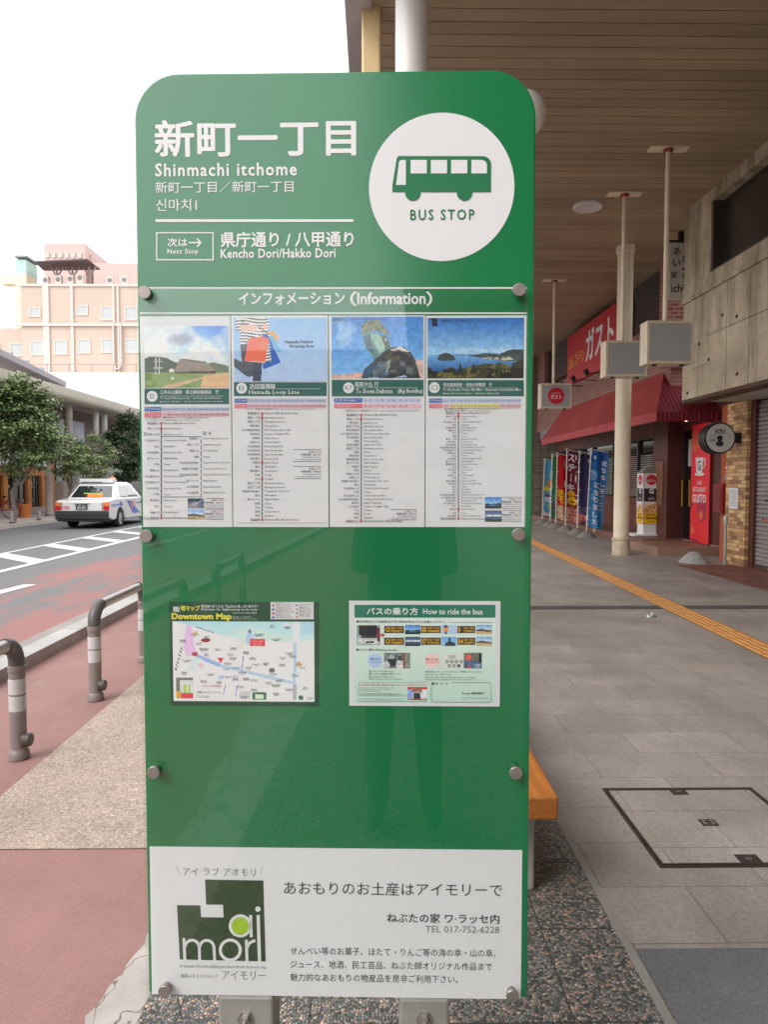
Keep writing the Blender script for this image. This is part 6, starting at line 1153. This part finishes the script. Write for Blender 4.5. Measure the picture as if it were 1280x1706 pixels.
b.tx('For more information visit the Sales Office in front of', *G(122, 794), *G(454, 806), DT, 0, off=.01, res=1); b.tx('Aomori Station (inside Aomori Tourist Information Center)', *G(126, 809), *G(488, 821), DT, 0, off=.01, res=1); b.tx('TEL 017-752-6228 (Sundays and public holidays)', *G(122, 836), *G(460, 847), DT, 0, res=1)
b.rect(*G(118, 714), *G(650, 716), DT, 3); b.rect(*G(118, 858), *G(650, 861), DT, 3)
b.tx('■QR コード', *G(682, 714), *G(808, 734), DT, 0, off=.01, res=1); b.tx('Google 乗換案内', *G(910, 788), *G(1078, 808), DT, 0, off=.02, res=1); b.tx('Google Maps  Route Search', *G(912, 826), *G(1112, 840), DT, 0, res=1)
for q in ((678, 740, 681, 850), (1133, 740, 1136, 850), (700, 864, 1112, 867), (836, 714, 1112, 717)): b.rect(*G(q[0], q[1]), *G(q[2], q[3]), DT, 3)
for cx_, cy_, a0 in ((1112, 738, 270), (1112, 845, 0), (702, 845, 90)):
    A_ = rnd(cx_, cy_+(0), 22, a0, a0+90, 6); B_ = rnd(cx_, cy_, 19, a0, a0+90, 6); b.pts([G(*p) for p in A_]+[G(*p) for p in B_[::-1]], DT, 3)
b.make('lettering', [INK, BLUE, RED, M('guide_rule', (.05, .2, .13), .5)], gd)
b = SB(); b.rect(*G(768, 492), *G(926, 608), DP, 0); 
for k in range(7): b.circ(*G(800+(k % 4)*36+(18 if k > 3 else 0), 556 if k < 4 else 588), 2.9, DT, 1, 14); b.circ(*G(800+(k % 4)*36+(18 if k > 3 else 0), 556 if k < 4 else 588), 1.9, DT+.0001, 2 if k != 6 else 1, 14)
b.rect(*G(810, 505), *G(866, 535), DT, 2); b.make('coin_diagram', [M('diagram_bg', S(226, 230, 220), .5), GREYINK, M('diagram_fill', S(190, 196, 190), .5)], gd)
# ------------------------------------------------------------------ advertisement panel
ad = sheet_(251.5, 1413, 869, 1659.5, 'white souvenir shop advertisement with a green square emblem', 'advert_panel', M('advert_white', (.80, .80, .81), .3))
AG = M('emblem_dark_green', (.035, .068, .024), .45); L_ = lambda x, y: (280+x/7.111, 1420+y/7.111)
b = SB(); b.pts([L_(*p) for p in ((440, 315), (1130, 327), (1158, 1285), (140, 1260), (108, 618), (385, 622), (393, 762), (660, 764), (652, 613), (452, 612))], DP); eb = b.make('shop_emblem', AG, ad)
def stroke(b, pts, wd, d, mi=0):
    for (x0, y0), (x1, y1) in zip(pts[:-1], pts[1:]):
        dx, dy = x1-x0, y1-y0; l = math.hypot(dx, dy); nx, ny = -dy/l*wd/2, dx/l*wd/2; ex_, ey_ = dx/l*wd*.12, dy/l*wd*.12
        b.pts([L_(x0+nx-ex_, y0+ny-ey_), L_(x1+nx+ex_, y1+ny+ey_), L_(x1-nx+ex_, y1-ny+ey_), L_(x0-nx-ex_, y0-ny-ey_)], d, mi)
def ring(b, cx_, cy_, r0, r1, d, mi=0, a0=0, a1=360):
    n = 36
    for i in range(n):
        a, c = R(a0+(a1-a0)*i/n), R(a0+(a1-a0)*(i+1)/n); b.pts([L_(cx_+r0*math.cos(a), cy_+r0*math.sin(a)), L_(cx_+r1*math.cos(a), cy_+r1*math.sin(a)), L_(cx_+r1*math.cos(c), cy_+r1*math.sin(c)), L_(cx_+r0*math.cos(c), cy_+r0*math.sin(c))], d, mi)
b = SB()
stroke(b, [(190, 1010), (203, 1290)], 34, DT); ring(b, 287, 1115, 66, 100, DT, 0, 180, 360); stroke(b, [(372, 1110), (378, 1290)], 34, DT); ring(b, 462, 1117, 66, 100, DT, 0, 180, 360); stroke(b, [(546, 1110), (556, 1290)], 34, DT)
ring(b, 740, 1148, 100, 136, DT); stroke(b, [(930, 1030), (938, 1290)], 34, DT); ring(b, 1040, 1140, 84, 118, DT, 0, 190, 268); stroke(b, [(1070, 738), (1086, 1290)], 38, DT); ring(b, 1067, 664, 0, 32, DT)
ring(b, 858, 862, 102, 136, DT); stroke(b, [(980, 738), (988, 992)], 34, DT); ring(b, 858, 866, 0, 103, DT, 1); b.make('emblem_lettering', [WINK, M('apple_green', S(166, 204, 40), .5)], ad)
b = SB(); GI = M('advert_ink', (.06, .055, .055), .55); GL = M('advert_grey', (.22, .22, .22), .55)
b.tx('＼', *L_(90, 148), *L_(140, 250), DT, 0); b.tx('アイ·ラブ·アオモリ', *L_(178, 168), *L_(1040, 262), DT, 1, off=-.004); b.tx('／', *L_(1088, 155), *L_(1128, 262), DT, 0)
b.tx('A brand of food/crafting products from Aomori city', *L_(140, 1318), *L_(1162, 1366), DT, 1, res=1); b.tx('青森ふるさとショップ', *L_(150, 1430), *L_(600, 1474), DT, 1, res=1); b.tx('アイモリー', *L_(640, 1392), *L_(1160, 1494), DT, 1, off=-.004)
b.tx('あおもりのお土産はアイモリーで', 473.5, 1467, 837, 1489, DT, 0, off=.0, res=2); b.tx('ねぶたの家 ワ·ラッセ内', 645, 1520, 832, 1535.5, DT, 0, off=.014, res=2); b.tx('TEL 017-752-6228', 709, 1541, 832, 1552, DT, 1, res=2)
for s_, x1, y0 in (('せんべい等のお菓子、ほたて・りんご等の海の幸・山の幸、', 826, 1576), ('ジュース、地酒、民工芸品、ねぶた師オリジナル作品まで', 820, 1598.5), ('魅力的なあおもりの物産品を是非ご利用下さい。', 763, 1620)): b.tx(s_, 484, y0, x1, y0+13, DT, 0, off=0., res=2)
b.make('lettering', [GI, GL], ad)
# ------------------------------------------------------------------ clear acrylic cover and its steel caps
ac = NB('clear_acrylic'); ac.t.nodes.remove(ac.b); bf = ac.n('NewGeometry').outputs['Backfacing']; fr = ac.n('Fresnel', IOR=ac.rng(bf, 0, 1, 1.47, 1/1.47)); tr = ac.n('BsdfTransparent', Color=(.985, .992, .99, 1)); gl = ac.n('BsdfGlossy', Roughness=.012)
bmp = ac.n('Bump', Strength=.06, Distance=.01, Height=ac.noise(3.0, 1)); ac.t.links.new(bmp.outputs[0], gl.inputs['Normal'])
mxs = ac.n('MixShader'); ac.t.links.new(fr.outputs[0], mxs.inputs[0]); ac.t.links.new(tr.outputs[0], mxs.inputs[1]); ac.t.links.new(gl.outputs[0], mxs.inputs[2]); ac.t.links.new(mxs.outputs[0], [n for n in ac.t.nodes if n.type == 'OUTPUT_MATERIAL'][0].inputs[0])
b = MB(); p0, p1, p2, p3 = PP(232, 700), PP(876, 700), PP(560, 481.5), PP(560, 1659); b.box(p0[0], p1[0], -.0125, -.0085, p3[1], p2[1]); b.build('clear_cover', ac.m, sign, local=True)
for px, py in ((246.5, 491.5), (863, 487), (249, 892), (862, 889.5), (261, 1280.5), (857.5, 1281.5), (279, 1640.5), (851.5, 1648)):
    b = SB(); a = PP(px, py); b.lathe((a[0], -.001, a[1]), [(.008, 0), (.008, .0126), (.0120, .0126), (.0124, .0135), (.0124, .0185), (.0115, .0195), (0, .0196)], 28, axis='y'); b.make('cover_cap', M('cap_steel', (.33, .295, .27), .45, .7, var=.1, vs=60), sign, smooth=35)
# ================================================================== bench behind the sign
bn = thing('bench', 'orange wooden bench with concrete legs half hidden behind the green sign', 'bench', (.43, 3.3, 0))
WD = NB('orange_wood'); gr_ = WD.noise(4, 5, WD.mapping((14, .8, 14)), .6); WD.col(WD.mix(WD.rng(WD.noise(50, 3, WD.mapping((1, .08, 1))), .66, .72, 0, .35), WD.ramp(gr_, [(.3, (.34, .105, .02)), (.7, (.50, .185, .04))]), (.6, .42, .25))); WD.bump(gr_, .15, .004); WDM = WD.fin(.4, .5)
for x0, x1 in ((.20, .425), (.429, .655)):
    b = MB(); b.box(x0, x1, 2.40, 4.3, .335, .42); b.build('seat_plank', WDM, bn, bevel=.008)
for y0 in (2.52, 3.86):
    b = MB(); b.box(.24, .60, y0, y0+.28, .004, .335); b.build('leg', M('bench_concrete', (.36, .35, .32), .8, var=.12, vs=6), bn, bevel=.01)
# access cover in the pavement
mc = thing('access_cover', 'square paved access cover with dark metal frame set in the grey paving', 'access cover', (1.5, 3.0, 0))
x0, x1, y0, y1 = 1.135, 1.885, 2.665, 3.365; z0, z1 = .0045, .011; fw_ = .022
b = MB(); b.box(x0+fw_, x1-fw_, y0+fw_, y1-fw_, z0, z1-.003); b.build('paved_inset', COVER, mc)
b = MB(); FRM = M('cover_frame', (.075, .055, .048), .5, .5, var=.25, vs=14)
for k, (a, c) in enumerate(((0, .009), (.013, fw_))):
    for q in ((x0+a, x1-a, y0+a, y0+c), (x0+a, x1-a, y1-c, y1-a), (x0+a, x0+c, y0+c, y1-c), (x1-c, x1-a, y0+c, y1-c)): b.box(*q, z0, z1+.001*k)
b.build('frame', FRM, mc)
for cx_, cy_, sq in ((1.50, 3.322, .038), (1.50, 3.015, .036), (1.52, 2.715, .045)):
    b = MB(); b.box(cx_-sq, cx_+sq, cy_-sq*.75, cy_+sq*.75, z0, z1+.0005)
    if sq < .037: b.box(cx_-sq*.7, cx_+sq*.7, cy_-sq*.5, cy_+sq*.5, z1+.0005, z1+.001, 1); b.lathe((cx_, cy_, z1), [(.016, .001), (.014, .0025), (0, .0025)], 14)
    else: b.box(cx_-.012, cx_+.012, cy_-.004, cy_+.004, z1+.0005, z1+.002, 1)
    b.build('lifting_plate', [FRM, M('plate_worn', (.26, .23, .20), .5, .4)], mc)
# ================================================================== the photographer, seen only as a dark reflection in the cover
def skin(name, joints, edges, m, parent, root=0):
    me = bpy.data.meshes.new(name); me.from_pydata([j[0] for j in joints], edges, []); me.materials.append(m); o = bpy.data.objects.new(name, me); COL.objects.link(o); o.parent = parent
    s = o.modifiers.new('skin', 'SKIN'); s.use_smooth_shade = True
    for i, j in enumerate(joints): me.skin_vertices[0].data[i].radius = j[1] if isinstance(j[1], tuple) else (j[1], j[1])
    me.skin_vertices[0].data[root].use_root = True
    u = o.modifiers.new('sub', 'SUBSURF'); u.levels = 2; u.render_levels = 2; return o
pr = thing('person', 'person in dark clothes seen only as a dim reflection in the green board', 'person', (0, -.42, .004))
BX = .02
J = [((BX, 0, .93), (.165, .12)), ((BX, 0, 1.15), (.145, .11)), ((BX, 0, 1.36), (.18, .115)), ((BX, .0, 1.46), (.07, .065)),
     ((BX-.09, 0, .86), (.10, .10)), ((BX-.11, .01, .48), (.07, .07)), ((BX-.12, -.02, .09), (.048, .05)), ((BX-.13, .14, .04), (.045, .035)),
     ((BX+.09, 0, .86), (.10, .10)), ((BX+.11, .01, .48), (.07, .07)), ((BX+.12, -.02, .09), (.048, .05)), ((BX+.13, .14, .04), (.045, .035)),
     ((BX-.17, 0, 1.40), (.06, .06)), ((BX-.19, .05, 1.14), (.05, .05)), ((BX-.13, .28, 1.40), (.036, .036)),
     ((BX+.17, 0, 1.40), (.06, .06)), ((BX+.19, .05, 1.14), (.05, .05)), ((BX+.13, .28, 1.40), (.036, .036))]
skin('clothed_body', J, [(0, 1), (1, 2), (2, 3), (0, 4), (4, 5), (5, 6), (6, 7), (0, 8), (8, 9), (9, 10), (10, 11), (2, 12), (12, 13), (13, 14), (2, 15), (15, 16), (16, 17)], M('dark_clothes', (.085, .085, .09), .9), pr)
SKN = M('skin', (.50, .32, .24), .55)
skin('head', [((BX, .01, 1.46), (.055, .055)), ((BX, .02, 1.56), (.075, .085)), ((BX, .02, 1.66), (.085, .10)), ((BX, .01, 1.71), (.06, .07)), ((BX, .12, 1.60), (.016, .014))], [(0, 1), (1, 2), (2, 3), (2, 4)], SKN, pr)
skin('hair', [((BX, -.03, 1.60), (.07, .06)), ((BX, -.01, 1.69), (.092, .10)), ((BX, .0, 1.745), (.06, .07))], [(0, 1), (1, 2)], M('hair', (.012, .01, .009), .6), pr)
for s_ in (-1, 1):
    w_ = (BX+s_*.13, .28, 1.40); hj = [(w_, .028), ((BX+s_*.10, .32, 1.45), (.034, .02))]; he = [(0, 1)]
    for k in range(4): hj += [((BX+s_*(.105-.012*k), .345+.004*k, 1.475+.012*k), .0095), ((BX+s_*(.080-.010*k), .362, 1.495+.010*k), .0088), ((BX+s_*(.058-.006*k), .360, 1.492+.010*k), .008)]; n0 = 2+3*k; he += [(1, n0), (n0, n0+1), (n0+1, n0+2)]
    hj += [((BX+s_*.08, .31, 1.465), .010), ((BX+s_*.06, .322, 1.475), .0095)]; he += [(1, 14), (14, 15)]
    skin('hand', hj, he, SKN, pr)
